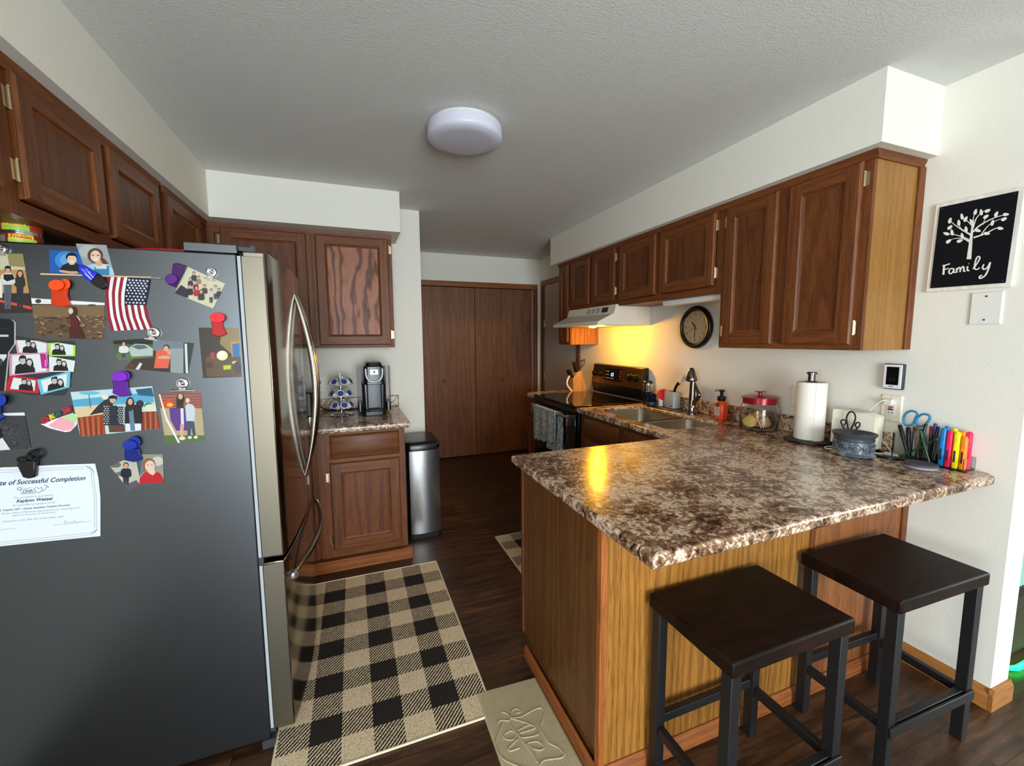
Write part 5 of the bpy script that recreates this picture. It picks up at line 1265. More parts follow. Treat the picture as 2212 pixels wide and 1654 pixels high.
pen('ballpoint_pen', 'blue-banded black pen, tallest in the organizer', (2.175, 0.950, Z0), top(2021, 914, 2.185), 0.0048, BLACK, BLU, 0.3)
pen('ballpoint_pen', 'black clicker pen beside the blue highlighters', (2.150, 0.940, Z0), top(2027, 921, 2.165), 0.0045, BLACK, BLACK, 0.25)
pen('ballpoint_pen', 'green pen slanting low through the organizer', (2.135, 1.035, Z0), top(2029, 946, 2.150), 0.004, GRN, GRN, 0.15)
pen('ballpoint_pen', 'black pen leaning left in the front compartment', (2.140, 0.985, Z0), top(2001, 915, 2.160), 0.0045, BLACK, BLACK, 0.3)
pen('ballpoint_pen', 'black pen with white grip in the back compartment', (2.205, 1.02, Z0), top(1975, 930, 2.21), 0.0045, WHITE, BLACK, 0.3)
pen('marker_pen', 'short thick black marker behind the green pen', (2.19, 0.99, Z0), top(1990, 926, 2.20), 0.007, BLACK, BLACK, 0.4)
# scissors
SB = mat('blue_scissor_plastic', (38, 122, 168), 0.35)
xs = 2.168
t = thing('scissors', 'blue-handled scissors standing in the pen organizer', 'scissors', (xs, 1.0, Z0))
Q = lambda pts: [on_x(1700+x/4.809, 760+y/4.809, xs) for x, y in pts]
b = MB(); b.tube(smooth_path(Q([(1300, 612), (1240, 635), (1212, 690), (1222, 745), (1262, 765), (1310, 745), (1335, 690), (1352, 640)]), 5, True), 0.0042, SB, 10, closed=True, flatn=(1, 0, 0), fw=1.3); b.build('handle', t)
b = MB(); b.tube(smooth_path(Q([(1400, 650), (1350, 690), (1345, 745), (1380, 772), (1430, 760), (1478, 705), (1480, 665), (1445, 648)]), 5, True), 0.0042, SB, 10, closed=True, flatn=(1, 0, 0), fw=1.3); b.build('handle', t)
b = MB().prism([on_x(1971, 920, xs), on_x(1986, 920, xs), Vector((xs, 0.985, Z0+0.002)), Vector((xs, 0.995, Z0+0.002))], (0.002, 0, 0), CHROME); b.build('blades', t)
# highlighters
t = thing('highlighter_tray', 'small dark tray under the highlighters', 'tray', (2.18, 0.87, ZT))
MB().box(2.140, 2.224, 0.838, 0.920, ZT, ZT+0.006, BLACK).build('tray_base', t, bevel=0.0015)
b = MB()
for (a0, a1, c0, c1) in ((2.140, 2.142, 0.838, 0.920), (2.222, 2.224, 0.838, 0.920), (2.142, 2.222, 0.838, 0.840), (2.142, 2.222, 0.918, 0.920)): b.box(a0, a1, c0, c1, ZT+0.006, ZT+0.05, CLEAR)
b.build('clear_walls', t)
cols = {'blue': ((20, 130, 200), 'blue'), 'pink': ((250, 30, 90), 'pink'), 'yellow': ((255, 240, 10), 'yellow'), 'orange': ((255, 140, 30), 'orange')}
HL = [('blue', 2.152, 0.908, 0.150, 'blue highlighter at the left front of the tray'), ('blue', 2.175, 0.9085, 0.155, 'blue highlighter behind the front blue one'),
      ('pink', 2.153, 0.889, 0.143, 'pink highlighter at the front beside the blue one'), ('yellow', 2.176, 0.8865, 0.150, 'yellow highlighter in the second row, taller'),
      ('yellow', 2.155, 0.8685, 0.143, 'bright yellow highlighter at the front between pink and orange'), ('orange', 2.179, 0.865, 0.146, 'orange highlighter behind the yellow one'),
      ('orange', 2.160, 0.8495, 0.128, 'pale orange highlighter at the front right'), ('pink', 2.186, 0.848, 0.143, 'pink highlighter at the right end near the wall'), ('pink', 2.209, 0.857, 0.140, 'pink highlighter against the wall at the back')]
for cn, x, y, h_, lab in HL:
    cm = mat('highlighter_'+cn, cols[cn][0], 0.35); cb = mat('highlighter_cap_'+cn, tuple(min(255, int(v*0.92)+6) for v in cols[cn][0]), 0.3)
    t = thing('highlighter', lab, 'highlighter', (x, y, ZT+0.0065), group='highlighters in the tray')
    MB().rings([[(p[0], p[1], ZT+0.0065+z) for p in rrect(x-0.0085+e, x+0.0085-e, y-0.0085+e, y+0.0085-e, 0.005, 3)] for e, z in ((0.001, 0), (0, 0.002), (0, h_-0.045), (0.001, h_-0.044))], cm).build('barrel', t, angle=50)
    MB().rings([[(p[0], p[1], ZT+0.0065+z) for p in rrect(x-0.0088+e, x+0.0088-e, y-0.0088+e, y+0.0088-e, 0.005, 3)] for e, z in ((0, h_-0.044), (0, h_-0.010), (0.002, h_-0.003), (0.0035, h_))], cb).build('cap', t, angle=50)
    MB().prism([(x-0.0088, y-0.002, ZT+0.03), (x-0.0088, y+0.004, ZT+0.03), (x-0.0088, y+0.004, ZT+0.075), (x-0.0088, y-0.002, ZT+0.075)], (-0.0002, 0, 0), mat('highlighter_print', (60, 40, 60), 0.5)).build('printed_mark', t)
# grey puck
pc = on_z(1997, 1007, ZT+0.008)
t = thing('charging_puck', 'flat round grey disc in front of the pen organizer', 'charger', (2.065, 0.93, ZT))
c = (2.068, 0.932, ZT)
MB().lathe([(0.046, 0), (0.050, 0.002), (0.050, 0.010), (0.049, 0.011)], c, mat('pale_purple_grey', (150, 146, 156), 0.4), 48).build('rim', t)
MB().lathe([(0.051, 0.011), (0.051, 0.016), (0.047, 0.0195), (0.001, 0.020)], c, mat('grey_purple', (74, 70, 78), 0.7), 48).build('top_pad', t)
c = (2.098, 1.062, ZT)
b = MB(); b.rings([[(c[0]+e*0.018*math.cos(k*PI/12), c[1]+e*0.034*math.sin(k*PI/12), ZT+z) for k in range(24)] for e, z in ((0.95, 0), (1, 0.004), (0.9, 0.009), (0.5, 0.011))], BLACK)
tag(b.build('sharpener_case', angle=50), 'small flat black oval case at the left of the pen organizer', 'case')
# ------------------------------------------------------------------ things stuck on the fridge side (plane y = FY0, facing the room)
NF = Vector((0, -1, 0))
R1 = (0, 460, 7.875); RA = (0, 440, 3.9375); R2 = (0, 680, 9.1875); RB = (0, 780, 3.9375); R4 = (0, 1000, 8.27)
def fp(rg, x, y, d=0.0): return on_y(rg[0]+x/rg[2], rg[1]+y/rg[2], FY0-d)
def clip_poly(sub, win):
    def area2(p): return sum(p[i][0]*p[(i+1) % len(p)][1]-p[(i+1) % len(p)][0]*p[i][1] for i in range(len(p)))
    if area2(win) < 0: win = win[::-1]
    out = list(sub)
    for i in range(len(win)):
        a, c = win[i], win[(i+1) % len(win)]; inp = out; out = []
        f = lambda p: (c[0]-a[0])*(p[1]-a[1])-(c[1]-a[1])*(p[0]-a[0])
        for k in range(len(inp)):
            p, q = inp[k-1], inp[k]; fp_, fq = f(p), f(q)
            if (fp_ >= 0) != (fq >= 0):
                s = fp_/(fp_-fq); out.append((p[0]+(q[0]-p[0])*s, p[1]+(q[1]-p[1])*s))
            if fq >= 0: out.append(q)
        if len(out) < 3: return []
    return out
def ell(cx, cy, rx, ry=None, rot=0, n=16):
    ry = ry or rx; c, s = math.cos(rot), math.sin(rot); o = []
    for k in range(n):
        a, b_ = rx*math.cos(2*PI*k/n), ry*math.sin(2*PI*k/n); o.append((cx+a*c-b_*s, cy+a*s+b_*c))
    return o
def quadr(x0, y0, x1, y1): return [(x0, y0), (x1, y0), (x1, y1), (x0, y1)]
SK = (222, 172, 142); SKP = (238, 202, 178)
def person(x, y, s, hair, top, bottom=None, skin=SK, long_=False, legs=4.0, w=1.7, cap=None):
    o = []
    if long_: o.append((hair, ell(x, y+s*0.9, s*1.35, s*2.0)))
    o.append((top, [(x-s*0.6, y+s*1.0), (x+s*0.6, y+s*1.0), (x+s*w, y+s*1.7), (x+s*(w+.3), y+s*4.2), (x+s*1.2, y+s*5.0), (x-s*1.2, y+s*5.0), (x-s*(w+.3), y+s*4.2), (x-s*w, y+s*1.7)]))
    if bottom: o.append((bottom, [(x-s*1.25, y+s*4.9), (x+s*1.25, y+s*4.9), (x+s*1.0, y+s*(4.9+legs)), (x+s*.1, y+s*(4.9+legs)), (x, y+s*6), (x-s*.1, y+s*(4.9+legs)), (x-s*1.0, y+s*(4.9+legs))]))
    o.append((skin, quadr(x-s*.35, y+s*.6, x+s*.35, y+s*1.3)))
    o.append((hair, ell(x, y-s*0.15, s*1.08, s*1.12)))
    o.append((skin, ell(x, y+s*0.12, s*0.78, s*0.92)))
    if cap: o.append((cap, [(x-s*1.05, y-s*.35), (x-s*.8, y-s*1.1), (x, y-s*1.35), (x+s*.8, y-s*1.1), (x+s*1.05, y-s*.35)]))
    o.append(((70, 40, 34), ell(x-s*.3, y-s*.05, s*.09, s*.06, n=8))); o.append(((70, 40, 34), ell(x+s*.3, y-s*.05, s*.09, s*.06, n=8)))
    o.append(((170, 80, 76), ell(x, y+s*.5, s*.28, s*.08, n=10)))
    return o
LIFT = [0.0006]
def card(label, rg, cor, base, shapes, name='photo_print', cat='photo', d=None, th=0.0005, rough=0.28):
    K_ = 0.86; base = tuple(int(v*K_) for v in base); shapes = [(tuple(int(v*K_) for v in c_), p_) for c_, p_ in shapes]
    if d is None: d = LIFT[0]; LIFT[0] += 0.00002
    t_cen = fp(rg, sum(c[0] for c in cor)/len(cor), sum(c[1] for c in cor)/len(cor), d)
    mb = MB(); mb.prism([fp(rg, x, y, d) for x, y in cor], NF*th, flat(base, rough), side_mt=PAPER)
    k = 0
    for col, pts in shapes:
        q = clip_poly(pts, cor)
        if len(q) < 3: continue
        k += 1; dd = d+th+0.00005+0.00003*k
        mb.poly([fp(rg, x, y, dd) for x, y in q], flat(col, rough))
    o = mb.build(name, fixn=False, flatsh=True)
    return tag(o, label, cat)
BK = (20, 18, 20)
# 1 gym couple
card('colour print of two people in caps and hoodies at the left edge of the fridge', RA, [(-150, 425), (195, 425), (275, 925), (-130, 935)], (206, 204, 170),
     [((150, 140, 90), [(60, 425), (200, 425), (210, 540), (80, 530)]), ((196, 148, 88), quadr(-150, 560, 290, 760)), ((50, 40, 38), quadr(-150, 760, 290, 940)), ((220, 80, 50), [(-150, 780), (290, 880), (290, 905), (-150, 800)]),
      ((236, 232, 226), quadr(-60, 640, 20, 800))]+person(170, 592, 24, (60, 30, 24), (46, 44, 40), (40, 44, 52), long_=True, legs=8)+person(66, 560, 26, BK, (222, 220, 216), (88, 94, 104), legs=8, cap=BK, w=2.2)+[((24, 24, 30), [(30, 600), (110, 600), (125, 640), (60, 660), (30, 640)])])
# 2 blue portrait
card('school portrait of a boy in a black shirt on blue background', R1, [(840, 625), (1400, 660), (1400, 1045), (845, 1010)], (30, 92, 178),
     [((66, 140, 214), ell(1120, 800, 190, 150)), ((96, 170, 232), ell(1130, 800, 110, 100)), ((24, 22, 26), [(1010, 970), (1060, 890), (1170, 840), (1270, 840), (1350, 880), (1400, 960), (1400, 1010), (1080, 1000)]),
      (SK, [(1010, 965), (1200, 990), (1310, 990), (1340, 1020), (1230, 1040), (1015, 1000)]), (SK, quadr(1180, 830, 1265, 880)), ((30, 22, 22), ell(1215, 750, 98, 80)), (SKP, ell(1222, 790, 80, 82)), ((60, 30, 24), ell(1192, 772, 9, 6)), ((60, 30, 24), ell(1255, 775, 9, 6)), ((250, 244, 240), ell(1225, 826, 30, 10)), ((30, 22, 22), [(1130, 760), (1150, 690), (1220, 675), (1300, 710), (1312, 770), (1270, 730), (1180, 725)])])
# 3 grey portrait
card('school portrait of a girl in blue overalls on grey background', R1, [(1290, 520), (1810, 545), (1955, 1085), (1480, 1050)], (158, 166, 168),
     [((180, 188, 188), ell(1500, 650, 160, 110)), ((96, 62, 44), ell(1620, 720, 135, 125)), ((96, 62, 44), [(1520, 780), (1560, 850), (1620, 850), (1600, 760)]), ((96, 62, 44), [(1720, 740), (1800, 800), (1850, 870), (1760, 870), (1720, 820)]),
      ((176, 214, 224), [(1470, 900), (1580, 870), (1850, 870), (1950, 1000), (1955, 1090), (1500, 1060)]), ((58, 134, 182), [(1600, 900), (1640, 950), (1810, 950), (1820, 890), (1860, 900), (1860, 1085), (1610, 1060)]), ((226, 220, 214), quadr(1640, 870, 1810, 945)),
      (SK, [(1620, 800), (1720, 800), (1730, 900), (1650, 900)]), (SKP, ell(1625, 735, 88, 100, -0.15)), ((70, 40, 34), ell(1580, 715, 26, 8)), ((70, 40, 34), ell(1668, 722, 26, 8)), ((248, 240, 236), ell(1632, 785, 34, 13))])
# 6 field photo
rnd = random.Random(3)
sp = [((246, 246, 242), [(265, 800), (890, 840), (890, 866), (265, 852)]), ((70, 60, 50), [(265, 850), (890, 862), (890, 872), (265, 862)]), ((128, 100, 70), quadr(265, 862, 893, 960)), ((70, 60, 54), ell(325, 828, 26, 18)), ((60, 54, 46), ell(780, 862, 40, 8))]
for k in range(120):
    x, y = rnd.uniform(275, 890), rnd.uniform(950, 1150); c = rnd.choice([(58, 40, 28), (140, 108, 78), (84, 60, 42), (160, 128, 96)]); sp.append((c, ell(x, y, rnd.uniform(8, 24), rnd.uniform(3, 8), n=7)))
sp += [((74, 20, 18), [(590, 1060), (640, 1035), (680, 1040), (725, 1150), (590, 1150)]), ((92, 24, 24), [(588, 950), (620, 930), (660, 960), (672, 1040), (600, 1050)]), ((60, 34, 26), ell(622, 920, 34, 48)), (SKP, ell(602, 912, 20, 26)), (SKP, [(648, 950), (660, 955), (688, 992), (678, 996)])]
card('print of a woman in a dark red dress standing in a brown field', RA, [(265, 802), (890, 842), (893, 1157), (303, 1130)], (104, 78, 54), sp)
# 8 group photo
gs = [((214, 208, 176), quadr(1480, 520, 1930, 900))]
gs += person(1650, 590, 13, (50, 36, 26), (40, 50, 74))+person(1690, 625, 12, (60, 36, 22), (150, 130, 90))+person(1620, 640, 12, BK, (40, 44, 60))
gs += person(1615, 702, 15, (30, 20, 18), (30, 28, 34))+person(1665, 668, 13, (90, 20, 24), (150, 30, 40))+person(1672, 715, 14, (50, 30, 22), (176, 24, 34))+person(1740, 700, 13, (40, 26, 20), (60, 52, 46))+person(1712, 745, 15, (30, 20, 18), (50, 46, 44))
gs += person(1832, 705, 12, (60, 40, 26), (200, 196, 186), (60, 56, 54))+person(1795, 735, 12, (40, 26, 20), (206, 200, 190), (60, 56, 54))+person(1862, 730, 12, (40, 26, 20), (46, 26, 28), (52, 50, 50))
gs += [((22, 26, 48), [(1480, 760), (1540, 690), (1600, 730), (1600, 800), (1540, 790)])]
card('crooked group photo of about ten people near the top right of the fridge', RA, [(1595, 535), (1915, 680), (1812, 890), (1485, 760)], (206, 200, 170), gs)
# 9 dark party photo
card('dark indoor photo with a bright fire and a lit window under the red clip', RA, [(1688, 1052), (2025, 1058), (2057, 1472), (1727, 1482)], (58, 44, 34),
     [((150, 128, 84), [(1900, 1058), (2030, 1058), (2045, 1290), (1960, 1270), (1870, 1190), (1880, 1100)]), ((196, 140, 76), [(1960, 1170), (2035, 1165), (2044, 1310), (1970, 1300)]), ((40, 110, 180), [(1975, 1195), (2034, 1185), (2040, 1300), (1982, 1300)]),
      ((96, 74, 48), [(1750, 1300), (2050, 1300), (2056, 1470), (1760, 1470)]), ((250, 232, 180), ell(1890, 1290, 48, 42)), ((255, 250, 235), ell(1885, 1285, 24, 28)), ((196, 208, 30), [(1898, 1375), (1965, 1370), (1965, 1405), (1902, 1412)]), ((150, 60, 60), ell(1808, 1290, 24, 34)), ((90, 40, 44), ell(1780, 1370, 40, 30)), ((214, 190, 140), ell(2000, 1350, 28, 14)), ((64, 60, 58), ell(2020, 1390, 36, 50))])
# 10 two prints
card('print of a man in white beside a silver car on grass', RA, [(960, 1165), (1300, 1140), (1302, 1305), (1000, 1330)], (70, 96, 54),
     [((24, 30, 28), quadr(950, 1130, 1310, 1195)), ((96, 120, 70), quadr(950, 1270, 1310, 1340)), ((186, 196, 192), [(1090, 1230), (1150, 1190), (1240, 1195), (1300, 1230), (1300, 1290), (1120, 1300)]), ((90, 104, 104), [(1120, 1215), (1160, 1198), (1230, 1202), (1260, 1225), (1180, 1240)])]+person(1052, 1190, 16, (60, 40, 30), (228, 226, 220), (60, 74, 100), legs=2.5, w=2.4), d=0.0016)
card('print of a man in an orange shirt holding a child on a porch', RA, [(1300, 1150), (1650, 1185), (1600, 1445), (1055, 1400)], (60, 46, 42),
     [((116, 128, 140), [(1250, 1150), (1650, 1180), (1640, 1260), (1460, 1240), (1300, 1250)]), ((150, 160, 160), quadr(1450, 1230, 1560, 1440)), ((40, 52, 44), quadr(1560, 1180, 1650, 1450)), ((220, 226, 224), [(1570, 1190), (1590, 1190), (1600, 1440), (1580, 1440)]), ((228, 228, 226), [(1150, 1410), (1190, 1350), (1210, 1360), (1180, 1415)]), ((96, 48, 34), ell(1100, 1380, 50, 30)),
      ((236, 96, 66), [(1330, 1250), (1380, 1235), (1440, 1240), (1450, 1300), (1430, 1400), (1310, 1400)]), ((40, 38, 46), quadr(1305, 1398, 1430, 1440)), ((50, 34, 30), ell(1415, 1222, 28, 26)), (SK, ell(1412, 1232, 21, 24)), ((210, 160, 140), ell(1440, 1262, 20, 26)), (SK, [(1340, 1300), (1400, 1290), (1450, 1300), (1445, 1318), (1350, 1318)])])
# 11 collage of couple photos
def couple(x, y, s, flip=1):
    return person(x+1.9*s*flip, y+0.7*s, s*0.9, (26, 22, 24), (26, 26, 28), long_=True, skin=(216, 206, 200))+person(x, y, s, BK, (18, 18, 20), skin=(206, 198, 194), cap=BK, w=2.0)
cs = []
def tile(pts, frame, inner, pr):
    global cs
    cs.append((frame, pts)); cx_ = sum(p[0] for p in pts)/4; cy_ = sum(p[1] for p in pts)/4
    q = [(cx_+(p[0]-cx_)*inner, cy_+(p[1]-cy_)*inner) for p in pts]; cs.append(((232, 234, 236), q))
    for col, pp in pr:
        r_ = clip_poly(pp, q)
        if r_: cs.append((col, r_))
tile([(280, 410), (970, 560), (960, 800), (340, 760)], (206, 160, 170), 0.86, couple(560, 560, 52))
tile([(960, 560), (1500, 520), (1495, 820), (975, 815)], (176, 236, 40), 0.82, couple(1135, 620, 48))
tile([(970, 820), (1490, 910), (1460, 1130), (980, 1130)], (236, 240, 244), 0.86, couple(1170, 930, 52))
tile([(190, 1190), (800, 1270), (770, 1560), (100, 1500)], (196, 30, 48), 0.72, couple(480, 1310, 50))
tile([(190, 775), (930, 745), (980, 1140), (185, 1210)], (214, 150, 180), 0.86, couple(450, 890, 70))
cs += [((190, 20, 130), [(790, 765), (900, 775), (965, 1055), (830, 1060)]), ((236, 120, 200), quadr(885, 890, 925, 1030))]
tile([(730, 1300), (1390, 1105), (1440, 1190), (800, 1590)], (110, 196, 224), 0.8, [])
cs = cs[:-2]
tile([(735, 1290), (1400, 1110), (1380, 1440), (810, 1585)], (110, 196, 224), 0.78, couple(1080, 1290, 62))
card('paper collage of overlapping framed photos of the same couple', R2, [(280, 410), (905, 510), (1500, 520), (1490, 1000), (1365, 1480), (1290, 1600), (600, 1585), (100, 1500), (150, 780)], (44, 50, 54), cs, name='photo_collage', cat='collage')
# black strip magnet at the left edge
o = card('black magnetic holder with small photo at the left edge above the blue clip', RA, [(-90, 968), (110, 985), (135, 1010), (135, 1190), (84, 1262), (50, 1590), (-90, 1592)], (14, 14, 26), [((40, 44, 60), quadr(-90, 1060, 84, 1066)), ((200, 206, 216), quadr(-60, 1113, 72, 1131)), ((216, 222, 228), quadr(-90, 1280, 56, 1372)), ((60, 60, 74), ell(0, 1345, 26, 30))], name='magnetic_holder', cat='magnet', th=0.006)
# 12 aquarium photo
aq = [((196, 226, 230), quadr(590, 200, 1370, 660)), ((90, 170, 206), [(600, 330), (1300, 260), (1310, 350), (600, 390)]), ((110, 190, 214), ell(760, 270, 90, 16)), ((20, 90, 120), [(1150, 240), (1290, 225), (1310, 300), (1180, 290)]), ((228, 204, 160), [(620, 400), (900, 360), (900, 450), (640, 480)]), ((60, 120, 60), ell(1265, 380, 40, 28)), ((232, 226, 200), ell(1280, 395, 50, 30)),
      ((168, 72, 36), [(655, 480), (880, 450), (900, 620), (690, 645)]), ((150, 62, 34), [(1190, 430), (1345, 425), (1362, 575), (1200, 590)])]
for k in range(9): aq.append(((206, 112, 62) if k % 2 else (110, 38, 22), [(665+k*24, 478-k*2), (673+k*24, 478-k*2), (693+k*22, 640-k*2), (683+k*22, 640-k*2)]))
for k in range(6): aq.append(((206, 112, 62) if k % 2 else (110, 38, 22), [(1205+k*23, 432), (1213+k*23, 432), (1222+k*22, 585), (1212+k*22, 585)]))
aq += [((40, 38, 40), [(760, 460), (830, 380), (900, 320), (960, 320), (960, 420), (800, 450)]), ((40, 38, 40), ell(1190, 365, 34, 34)), ((40, 60, 80), [(752, 280), (757, 280), (775, 400), (770, 400)]), ((240, 230, 214), ell(893, 305, 28, 22))]
aq += [((96, 62, 44), [(920, 540), (1060, 540), (1065, 600), (930, 605)]), ((34, 36, 42), quadr(880, 380, 1050, 545))]
for r in range(9):
    for k in range(3):
        aq.append(((232, 232, 236), quadr(882+k*22+(r % 2)*10, 380+r*18, 892+k*22+(r % 2)*10, 389+r*18))); aq.append(((232, 232, 236), quadr(1000+k*18+(r % 2)*9, 380+r*18, 1009+k*18+(r % 2)*9, 389+r*18)))
aq += [((30, 38, 52), [(930, 378), (990, 378), (1010, 545), (930, 545)])]+[((44, 34, 34), ell(958, 315, 34, 26)), (SK, ell(958, 328, 25, 28)), (BK, [(920, 318), (930, 296), (960, 288), (992, 300), (994, 318)])]
aq += [((232, 236, 240), [(1070, 520), (1200, 520), (1200, 585), (1075, 590)]), ((20, 20, 24), [(1060, 390), (1100, 370), (1150, 370), (1205, 400), (1205, 530), (1060, 530)]), ((96, 130, 160), [(1090, 380), (1130, 380), (1150, 590), (1110, 590)]), ((40, 24, 24), ell(1105, 365, 36, 60)), (SK, ell(1108, 345, 20, 26))]
card('wide photo of a couple at a zoo tank held by the purple clip', RB, [(600, 262), (1295, 212), (1360, 572), (685, 642)], (200, 220, 226), aq)
# heart craft card
t = thing('craft_magnet', 'child-made pink card magnet with coloured foam letters', 'magnet', fp(RB, 500, 530, 0))
b = MB(); b.prism([fp(RB, x, y, 0.0005) for x, y in [(350, 535), (400, 515), (620, 440), (655, 460), (662, 500), (650, 545), (600, 595), (560, 601), (500, 588), (430, 570)]], NF*0.0015, flat((236, 226, 226), 0.8))
b.poly([fp(RB, x, y, 0.0021) for x, y in [(410, 545), (520, 470), (640, 510), (630, 560), (590, 590), (540, 592), (450, 568)]], flat((214, 150, 160), 0.9))
b.poly([fp(RB, x, y, 0.0022) for x, y in [(540, 470), (620, 442), (655, 470), (655, 520), (600, 510)]], flat((158, 196, 140), 0.9)); b.build('card', t, flatsh=True, fixn=False)
for ch, x, y, col in (('D', 400, 505, (160, 24, 40)), ('A', 445, 478, (206, 172, 40)), ('W', 495, 455, (34, 84, 74)), ('N', 575, 425, (170, 26, 52))):
    b = MB(); a_ = fp(RB, x-22, y+22, 0.008); c_ = fp(RB, x+28, y-4, 0.008); put_text(b, ch, a_, c_, NF, flat(col, 0.35), hscale=1.0, bold=0.06)
    bx_ = MB().prism([fp(RB, x-34, y+18, 0.0022), fp(RB, x-16, y-24, 0.0022), fp(RB, x+38, y-44, 0.0022), fp(RB, x+38, y-2, 0.0022), fp(RB, x-20, y+28, 0.0022)], NF*0.0055, flat(tuple(int(v*0.75) for v in col), 0.35))
    o_ = len(bx_.v); bx_.v += b.v; k_ = bx_.slot(b.mats[0]); bx_.f += [[i+o_ for i in f] for f in b.f]; bx_.m += [k_]*len(b.f)
    bx_.build('foam_letter', t, fixn=False)
# 13 graduation photo
gr = [((150, 76, 60), quadr(1340, 250, 1750, 420)), ((190, 168, 130), quadr(1340, 400, 1750, 640)), ((86, 112, 56), quadr(1340, 630, 1750, 710))]
for k in range(7): gr.append(((196, 160, 146), [(1340, 275+k*24), (1720, 262+k*24), (1720, 264+k*24), (1340, 278+k*24)]))
gr += [((240, 240, 244), [(1350, 280), (1362, 280), (1420, 480), (1530, 690), (1515, 696), (1410, 500)]), ((96, 50, 140), [(1440, 400), (1520, 390), (1600, 400), (1600, 590), (1500, 590), (1450, 500)]), ((46, 36, 34), quadr(1500, 330, 1560, 400)), ((230, 226, 220), [(1535, 400), (1560, 400), (1565, 540), (1540, 530)]), (SK, [(1535, 530), (1565, 540), (1555, 650), (1540, 650), (1530, 600)]), ((40, 26, 26), ell(1535, 320, 34, 50)), (SK, ell(1535, 300, 20, 24)), ((230, 70, 30), [(1390, 350), (1440, 315), (1475, 350), (1470, 390), (1400, 390)]), ((250, 200, 40), ell(1445, 370, 26, 16)),
       ((206, 212, 220), [(1575, 380), (1600, 360), (1640, 370), (1660, 400), (1655, 515), (1585, 510)]), ((66, 76, 92), [(1590, 508), (1650, 510), (1668, 650), (1645, 650), (1625, 560), (1620, 650), (1595, 650)]), ((120, 90, 60), ell(1594, 328, 24, 26)), (SKP, ell(1596, 334, 18, 22)), ((236, 236, 232), ell(1614, 648, 17, 12)), ((236, 236, 232), ell(1665, 646, 17, 12)), ((236, 220, 190), ell(1550, 655, 28, 16))]
card('graduation photo of two people before a brick wall under the round silver clip', RB, [(1345, 280), (1705, 262), (1742, 675), (1410, 705)], (190, 168, 130), gr)
# 14 black and white photo
bw = [((236, 238, 238), quadr(-160, 430, 215, 470)), ((60, 58, 62), quadr(-160, 462, 270, 770))]
for k in range(60): bw.append((rnd.choice([(40, 38, 42), (88, 84, 90), (66, 62, 68)]), ell(rnd.uniform(-20, 255), rnd.uniform(500, 750), rnd.uniform(6, 18), rnd.uniform(3, 9), n=7)))
bw += [((16, 16, 20), ell(-20, 620, 40, 60)), ((226, 226, 232), [(-40, 680), (20, 650), (90, 755), (-40, 765)])]
card('black and white print held by the blue clip at the left edge', RB, [(-150, 448), (208, 435), (262, 740), (-150, 768)], (70, 68, 72), bw)
# 15 two child portraits
card('small tilted portrait of a boy in a black shirt beside the girl in red', RB, [(935, 890), (1150, 800), (1200, 1040), (1100, 1097)], (196, 190, 176),
     [((110, 104, 96), ell(980, 880, 50, 26)), ((90, 110, 130), [(980, 950), (1080, 920), (1080, 950), (1000, 980)]), ((216, 200, 170), [(1000, 990), (1100, 960), (1110, 1000), (1020, 1030)]), ((96, 84, 96), [(1040, 1060), (1160, 1010), (1190, 1050), (1100, 1097)])]+person(1072, 886, 21, (36, 24, 22), (20, 24, 36), (44, 44, 62), legs=3, w=2.0), d=0.0014)
card('small portrait of a smiling girl in a red top beneath the blue clip', RB, [(1205, 790), (1385, 790), (1395, 1030), (1185, 1045)], (150, 150, 136),
     [((206, 200, 186), ell(1340, 850, 50, 40)), ((96, 112, 128), [(1180, 830), (1220, 820), (1210, 960), (1180, 960)]), ((196, 24, 36), [(1185, 1000), (1230, 945), (1310, 935), (1360, 950), (1395, 1010), (1395, 1040), (1185, 1050)]), ((150, 96, 66), ell(1268, 880, 56, 58)), ((150, 96, 66), [(1215, 880), (1235, 880), (1235, 950), (1215, 940)]), (SKP, [(1255, 920), (1310, 920), (1325, 945), (1300, 972), (1262, 950)]), (SKP, ell(1275, 892, 42, 48)), ((70, 44, 40), ell(1258, 882, 6, 4)), ((70, 44, 40), ell(1292, 882, 6, 4)), ((240, 200, 200), ell(1276, 915, 18, 7))], d=0.0020)
# 16 certificate
t = thing('certificate', 'white certificate of successful completion with printed border', 'certificate', fp(R4, 700, 700, 0))
cc_ = [(-560, 95), (350, 66), (1040, 28), (1700, 8), (1760, 270), (1795, 620), (1795, 1302), (900, 1390), (-560, 1545)]
MB().prism([fp(R4, x, y, 0.001) for x, y in cc_], NF*0.0004, flat((206, 210, 218), 0.6)).build('sheet', t, flatsh=True, fixn=False)
NAVY = flat((24, 44, 84), 0.6); GRYT = flat((96, 112, 132), 0.6); TEAL = flat((60, 110, 130), 0.6)
b = MB(); D_ = 0.0016
def ct(body, x0, y0, x1, y1, mt, shear=0.35, bold=0.0, hs=1.0): put_text(b, body, fp(R4, x0, y0, D_), fp(R4, x1, y1, D_), NF, mt, shear=shear, bold=bold, hscale=hs)
ct('Certificate of Successful Completion', -500, 430, 1530, 300, NAVY, bold=0.02, hs=1.15)
ct('Q', 310, 490, 395, 480, NAVY, 0); ct('UALITY', 412, 470, 580, 455, GRYT, 0); ct('CNA', 405, 527, 595, 512, NAVY, 0, 0.02); ct('TRAINING', 360, 562, 635, 545, NAVY, 0)
ct('This certificate is awarded to', 250, 636, 950, 582, GRYT); ct('Kaylynn Wetzel', 290, 705, 950, 655, NAVY, bold=0.03); ct('for successful completion of the', 225, 772, 985, 712, GRYT)
ct('Quality CNA Training 557 - Nurse Assistant Training Program', -330, 890, 1375, 750, NAVY, bold=0.02)
